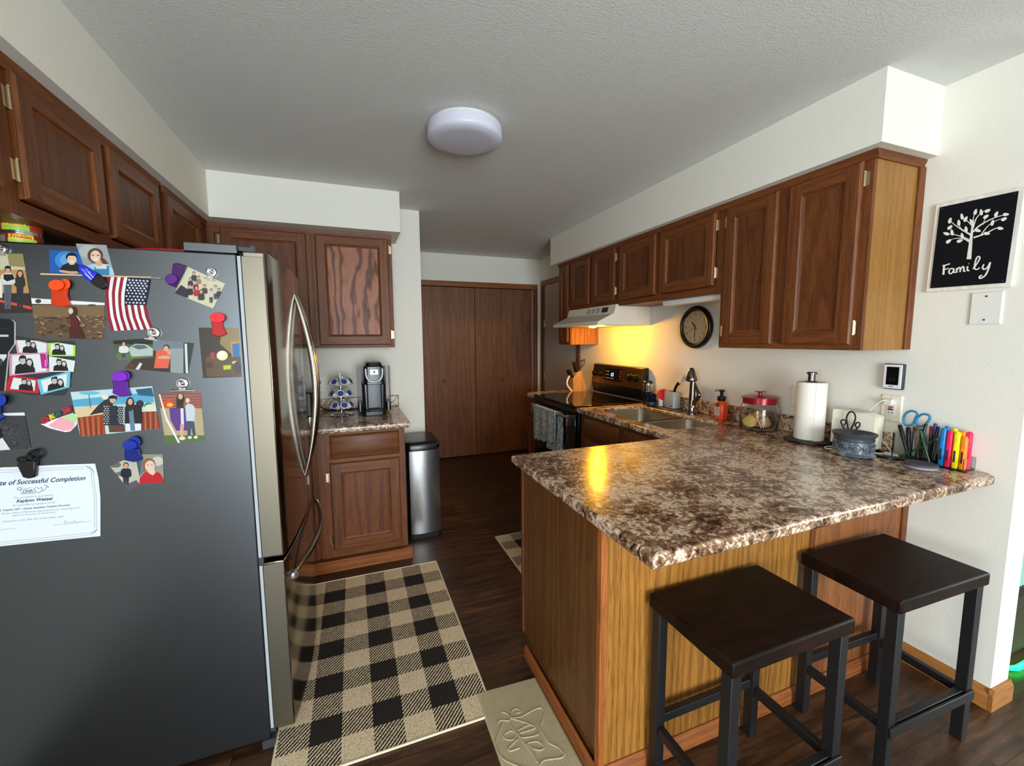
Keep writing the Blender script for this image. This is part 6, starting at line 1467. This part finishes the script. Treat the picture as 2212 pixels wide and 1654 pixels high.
ct('This program is a 75-hour State of Minnesota approved course, consisting of 59', -420, 955, 1425, 808, GRYT); ct('classroom hours and 16 clinical hours.', 215, 950, 1005, 885, GRYT)
ct('Presented on this 29th Day of December, 2023', 40, 1060, 1140, 965, GRYT)
b.build('printed_text', t, fixn=False)
b = MB()
def ln(pts, r, mt): b.tube([fp(R4, x, y, 0.0015) for x, y in pts], r, mt, 4, flatn=(0, 1, 0), fw=0.15)
for e in (0, 40):
    ln([(-520, 150+e), (380, 112+e), (1540-e, 62+e)], 0.0004, GRYT); ln([(1620+e, 120+e*.4), (1690+e*.9, 640), (1690+e, 1165)], 0.0004, GRYT); ln([(1620, 1240+e), (900, 1322+e), (-520, 1462+e)], 0.0004, GRYT)
for k in range(4):
    ln([(1520+k*14, 48+k*10), (1600+k*10, 62+k*16), (1660+k*8, 130+k*14)], 0.0004, GRYT); ln([(1745-k*6, 1170+k*10), (1690-k*4, 1210+k*14), (1620-k*4, 1240+k*14)], 0.0004, GRYT)
ln([(955, 1106), (1620, 1040)], 0.0004, GRYT); ln([(0, 1190), (280, 1166)], 0.0004, GRYT)
ln([(v.x, v.y) for v in smooth_path([Vector((x, y, 0)) for x, y in ((1140, 1080), (1165, 1020), (1190, 1070), (1240, 1050), (1300, 1062), (1330, 1020), (1350, 1060), (1420, 1045), (1470, 1030))], 3)], 0.0004, GRYT)
ln([(v.x, v.y) for v in smooth_path([Vector((x, y, 0)) for x, y in ((690, 535), (620, 490), (615, 450), (660, 435), (700, 455), (740, 430), (755, 470), (740, 500), (690, 535))], 4)], 0.0007, TEAL)
ln([(745, 500), (800, 480), (830, 430), (880, 425)], 0.0007, TEAL); ln([(790, 385), (870, 430)], 0.0009, TEAL)
ln([(v.x, v.y) for v in smooth_path([Vector((1275+90*math.cos(k*PI/6), 490+72*math.sin(k*PI/6), 0)) for k in range(13)], 3)], 0.0012, flat((196, 208, 216), 0.6))
ln([(900, 520), (1050, 430), (1120, 400), (1080, 560), (990, 680)], 0.0012, flat((196, 208, 216), 0.6))
b.build('printed_border', t)

# flag on its stick
t = thing('small_flag', 'small american flag hanging from a wooden stick on the fridge', 'flag', fp(RA, 1100, 850, 0))
Lf = [(0, (918, 612)), (0.08, (910, 650)), (0.33, (896, 760)), (0.66, (912, 950)), (1, (945, 1081))]
Rt = [(0, (1278, 640)), (0.27, (1262, 750)), (0.5, (1243, 862)), (0.75, (1262, 960)), (1, (1306, 1066))]
def itp(tb, q):
    for (a, p), (c, r) in zip(tb, tb[1:]):
        if q <= c+1e-9: s = (q-a)/(c-a); return (p[0]+(r[0]-p[0])*s, p[1]+(r[1]-p[1])*s)
    return tb[-1][1]
def FL(s, q, d):
    l, r = itp(Lf, q), itp(Rt, q); bow_ = 26*math.sin(PI*q)*(s*(1-s))*2 + 14*math.sin(q*2*PI)*s*(1-s)*4*0.5
    return fp(RA, l[0]+(r[0]-l[0])*s-bow_*0.2, l[1]+(r[1]-l[1])*s, d+0.004+0.0035*math.sin(s*9+q*2.5)*min(1, q*2+0.2))
b = MB(); FR = flat((134, 16, 38), 0.8); FW = flat((212, 208, 206), 0.8); FB = flat((22, 26, 56), 0.8)
NQ = 16
for k in range(13):
    for j in range(NQ):
        q0, q1 = j/NQ, (j+1)/NQ; s0, s1 = k/13, (k+1)/13
        mt_ = FB if (k >= 6 and q1 <= 0.5001) else (FR if k % 2 == 0 else FW)
        for u_ in range(2):
            a0, a1 = s0+(s1-s0)*u_/2, s0+(s1-s0)*(u_+1)/2
            b.poly([FL(a0, q0, 0), FL(a1, q0, 0), FL(a1, q1, 0), FL(a0, q1, 0)], mt_); b.poly([FL(a0, q0, -0.0006), FL(a0, q1, -0.0006), FL(a1, q1, -0.0006), FL(a1, q0, -0.0006)], mt_)
for r in range(9):
    for k in range(6 if r % 2 == 0 else 5):
        q = 0.5*(r+0.7)/9.6+0.01; s = 6/13+(7/13)*((k+0.6+(0.5 if r % 2 else 0))/6.3)
        c_ = FL(s, q, 0.0004); st_ = []
        for j in range(10):
            rr_ = 0.0036 if j % 2 == 0 else 0.0016; a_ = PI/2+j*PI/5; st_.append(c_+Vector((rr_*math.cos(a_), 0, rr_*math.sin(a_))))
        b.poly(st_, FW)
b.build('flag_cloth', t, fixn=False, angle=60)
b = MB().tube([fp(RA, 347, 597, 0.006), fp(RA, 900, 614, 0.006), fp(RA, 1285, 626, 0.006)], [0.0026, 0.002, 0.002], mat('pale_stick', (206, 176, 140), 0.6), 8); b.build('stick', t)
b = MB().tube([fp(RA, 1285, 626, 0.006), fp(RA, 1340, 630, 0.006), fp(RA, 1345, 630, 0.006), fp(RA, 1368, 632, 0.006)], [0.0024, 0.0026, 0.0034, 0.0028], mat('stick_tip', (190, 186, 176), 0.3, 0.7), 8); b.build('stick_tip', t)

# ---- clips
def plastic(nm, c): return mat('clip_'+nm, c, 0.25, 0, trans=0.25, ior=1.4)
def chip_clip(label, rg, col, body, discs, th=0.010):
    cx_ = sum(p[0] for p in body)/len(body); cy_ = sum(p[1] for p in body)/len(body)
    t = thing('magnet_clip', label, 'clip', fp(rg, cx_, cy_, 0))
    MB().prism([fp(rg, x, y, 0.003) for x, y in body], NF*th, plastic(*col)).build('jaw', t, bevel=0.002, angle=40)
    lt = (col[0]+'_disc', tuple(min(255, int(v*1.25)+12) for v in col[1]))
    for k, (x, y, rx, ry, dd) in enumerate(discs):
        o_ = [fp(rg, px_, py_, dd) for px_, py_ in ell(x, y, rx, ry, n=28)]
        MB().prism(o_, NF*0.004, plastic(*lt)).build('finger_pad', t, bevel=0.001)
        # web joining pad and jaw
        w_ = [(x+(px_-x)*0.7, y+(py_-y)*0.7) for px_, py_ in ell(x, y, rx, ry, n=12)]
        MB().rings([[fp(rg, px_, py_, dd) for px_, py_ in w_], [fp(rg, cx_+(px_-cx_)*0.75, cy_+(py_-cy_)*0.75, 0.004) for px_, py_ in w_]], plastic(*col)).build('pad_web', t)
    return t
chip_clip('orange translucent clip above the field print', R1, ('orange', (214, 56, 8)), [(890, 1290), (1180, 1290), (1165, 1400), (1190, 1470), (1222, 1570), (1120, 1603), (900, 1565), (905, 1430)], [(1115, 1212, 90, 92, 0.010), (965, 1225, 132, 92, 0.020)])
chip_clip('dark purple clip on the corner of the group photo', RA, ('violet', (64, 12, 92)), [(1480, 515), (1510, 505), (1592, 530), (1575, 580), (1545, 640), (1500, 715), (1440, 690), (1410, 640), (1470, 595)], [(1458, 640, 54, 44, 0.016)])
chip_clip('bright red clip over the dark fire photo', RA, ('red', (190, 8, 22)), [(1800, 1000), (1905, 1000), (1900, 1040), (1937, 1105), (1900, 1125), (1860, 1130), (1800, 1108), (1812, 1060)], [(1851, 968, 64, 44, 0.018)])
chip_clip('purple clip holding the wide zoo photo', RB, ('purple', (96, 22, 150)), [(965, 165), (1095, 165), (1095, 205), (1125, 290), (1040, 300), (968, 270), (975, 215)], [(1050, 125, 58, 44, 0.012), (1018, 130, 66, 40, 0.020)])
chip_clip('blue clip above the two small child portraits', RB, ('blue', (6, 30, 120)), [(1070, 740), (1195, 735), (1205, 790), (1222, 830), (1150, 852), (1070, 835)], [(1145, 690, 52, 52, 0.012), (1105, 710, 62, 40, 0.020)])
chip_clip('blue clip at the left edge holding the black and white print', RB, ('blue_left', (6, 34, 130)), [(-60, 380), (20, 380), (20, 440), (55, 475), (20, 505), (-60, 500)], [(5, 330, 50, 50, 0.014)])
def bulldog(label, rg, x, y, r, bar):
    t = thing('magnet_clip', label, 'clip', fp(rg, x, y, 0))
    R_ = (fp(rg, x+r, y, 0)-fp(rg, x-r, y, 0)).length/2
    c = fp(rg, x, y, 0.002)
    MB().lathe([(R_, 0), (R_, 0.004), (R_*0.9, 0.007), (R_*0.72, 0.0075), (R_*0.6, 0.005), (R_*0.35, 0.006), (R_*0.2, 0.010), (0.0001, 0.011)], c, CHROME, 36, (0, -1, 0)).build('magnet_disc', t, angle=50)
    x0, y0, x1, y1, hh = bar
    MB().tube([fp(rg, x0, y0, 0.006), fp(rg, x1, y1, 0.006)], hh, CHROME, 10).build('clamp_bar', t)
    MB().prism([fp(rg, x-r*.3, y+r*.2, 0.004), fp(rg, x+r*.3, y+r*.2, 0.004), fp(rg, (x0+x1)/2+r*.6, (y0+y1)/2, 0.004), fp(rg, (x0+x1)/2-r*.6, (y0+y1)/2, 0.004)], NF*0.004, CHROME).build('clamp_plate', t, bevel=0.001)
    return t
bulldog('round silver clip on the crooked group photo', RA, 1800, 582, 46, (1735, 628, 1833, 655, 0.002))
bulldog('round silver clip between the flag and the orange shirt print', RA, 1310, 1097, 56, (1230, 1145, 1340, 1160, 0.0032))
bulldog('round silver clip above the graduation photo', RB, 1552, 187, 55, (1455, 252, 1645, 250, 0.0036))
bulldog('round silver clip cut by the left edge of the view', RA, 20, 385, 52, (-30, 430, 40, 430, 0.003))
# blue and black pen-shaped magnet clip
t = thing('magnet_clip', 'blue and black slanted clip over the two school portraits', 'clip', fp(R1, 1600, 1100, 0))
b = MB().prism([fp(R1, x, y, 0.004) for x, y in [(1365, 905), (1400, 885), (1450, 893), (1690, 1030), (1568, 1182), (1450, 1095), (1355, 960)]], NF*0.010, mat('clip_royal_blue', (20, 28, 190), 0.35)); b.build('blue_shell', t, bevel=0.002)
b = MB().prism([fp(R1, x, y, 0.003) for x, y in [(1692, 1032), (1815, 1115), (1865, 1215), (1840, 1290), (1770, 1310), (1660, 1255), (1570, 1184)]], NF*0.013, BLACK); b.build('black_grip', t, bevel=0.003)
b = MB()
for a_, c_, w_ in (((1385, 945), (1560, 1130), 9), ((1440, 1030), (1550, 1130), 9), ((1490, 990), (1590, 1100), 14), ((1510, 985), (1545, 1020), 5)):
    u_ = Vector((c_[0]-a_[0], c_[1]-a_[1])).normalized(); v_ = Vector((-u_.y, u_.x))*w_*0.5
    b.poly([fp(R1, a_[0]-v_.x, a_[1]-v_.y, 0.0143), fp(R1, c_[0]-v_.x, c_[1]-v_.y, 0.0143), fp(R1, c_[0]+v_.x, c_[1]+v_.y, 0.0143), fp(R1, a_[0]+v_.x, a_[1]+v_.y, 0.0143)], flat((190, 196, 240)))
b.tube([fp(R1, x, y, 0.0143) for x, y in ell(1465, 965, 20, 18, n=14)], 0.0004, flat((190, 196, 240)), 4, closed=True)
b.build('printed_lettering', t, fixn=False)
# black clip on the certificate
t = thing('magnet_clip', 'black clip gripping the top of the certificate', 'clip', fp(RB, 260, 870, 0))
MB().tube([fp(RB, x, y, 0.014) for x, y in ell(288, 800, 44, 36, n=24)], 0.0042, BLACK, 10, closed=True).build('ring_handle', t)
MB().prism([fp(RB, x, y, 0.004) for x, y in [(165, 862), (230, 828), (330, 840), (326, 975), (270, 988), (222, 978)]], NF*0.014, BLACK).build('jaw', t, bevel=0.003)
MB().tube([fp(RB, x, y, 0.016) for x, y in ell(185, 838, 34, 16, n=20)], 0.0036, BLACK, 10, closed=True).build('wing_handle', t)

# ---- on top of the fridge
def wrap_text(mb, body, c, r, z, a0, a1, mt, bold=0.0):
    me = text_mesh(body, 0.1, bold=bold); xs = [v.co.x for v in me.vertices]; x0, x1 = min(xs), max(xs); s = abs(a1-a0)*r/(x1-x0)
    i = len(mb.v); k = mb.slot(mt)
    for v in me.vertices:
        a_ = a0+(a1-a0)*(v.co.x-x0)/(x1-x0); mb.v.append(Vector((c[0]+r*math.cos(a_), c[1]+r*math.sin(a_), z+v.co.y*s)))
    for p in me.polygons: mb.f.append([i+q for q in p.vertices]); mb.m.append(k)
    bpy.data.meshes.remove(me)
def can(z, label, c1, c2, ta):
    p = on_y(46, 500, 1.66); c = (p.x, 1.66, z); R_ = 0.0425; H_ = 0.036
    t = thing('pet_food_can', label, 'can', c, group='stacked cans on the fridge')
    MB().lathe([(R_-0.003, 0), (R_, 0.001), (R_, 0.003), (R_-0.001, 0.004), (R_-0.001, H_-0.004), (R_, H_-0.003), (R_, H_), (R_-0.002, H_), (R_-0.003, H_-0.002), (0.001, H_-0.002)], c, CHROME, 48).build('tin', t)
    b = MB()
    def patch(a0, a1, z0, z1, mt, e):
        n = max(2, int(abs(a1-a0)/0.12)); rr = R_+e
        for k in range(n):
            b0, b1 = a0+(a1-a0)*k/n, a0+(a1-a0)*(k+1)/n
            b.poly([(c[0]+rr*math.cos(b0), c[1]+rr*math.sin(b0), z+z0), (c[0]+rr*math.cos(b1), c[1]+rr*math.sin(b1), z+z0), (c[0]+rr*math.cos(b1), c[1]+rr*math.sin(b1), z+z1), (c[0]+rr*math.cos(b0), c[1]+rr*math.sin(b0), z+z1)], mt)
    patch(0, 2*PI, 0.005, H_-0.004, flat(c1, 0.35), 0.0001)
    patch(ta-0.6, ta+0.75, 0.005, 0.020, flat(c2, 0.35), 0.0003)
    patch(ta-0.55, ta+0.6, 0.018, 0.031, flat((240, 190, 40), 0.35), 0.0005)
    patch(ta-1.3, ta-0.75, 0.008, 0.028, flat((120, 110, 100), 0.35), 0.0004)
    wrap_text(b, 'Friskies', c, R_+0.0009, z+0.0205, ta-0.45, ta+0.5, flat((150, 40, 20), 0.35), 0.02)
    b.build('label', t, fixn=False)
can(1.6955, 'lower pet food tin of the two stacked on the fridge top', (120, 36, 24), (170, 200, 80), -1.15)
can(1.732, 'upper pet food tin of the two stacked on the fridge top', (150, 48, 30), (150, 190, 70), -1.45)
b = MB(); c = Vector((-0.53, 1.80, 1.6955))
b.rings([[(c.x+a_*0.17*math.cos(k*PI/24), c.y+a_*0.13*math.sin(k*PI/24), c.z+z) for k in range(48)] for a_, z in ((0.7, 0), (0.95, 0.012), (1.0, 0.022), (0.98, 0.024), (0.93, 0.015), (0.68, 0.004))], mat('red_tray', (190, 40, 54), 0.35))
tag(b.build('serving_tray', angle=50), 'red rimmed tray lying on top of the fridge', 'tray')
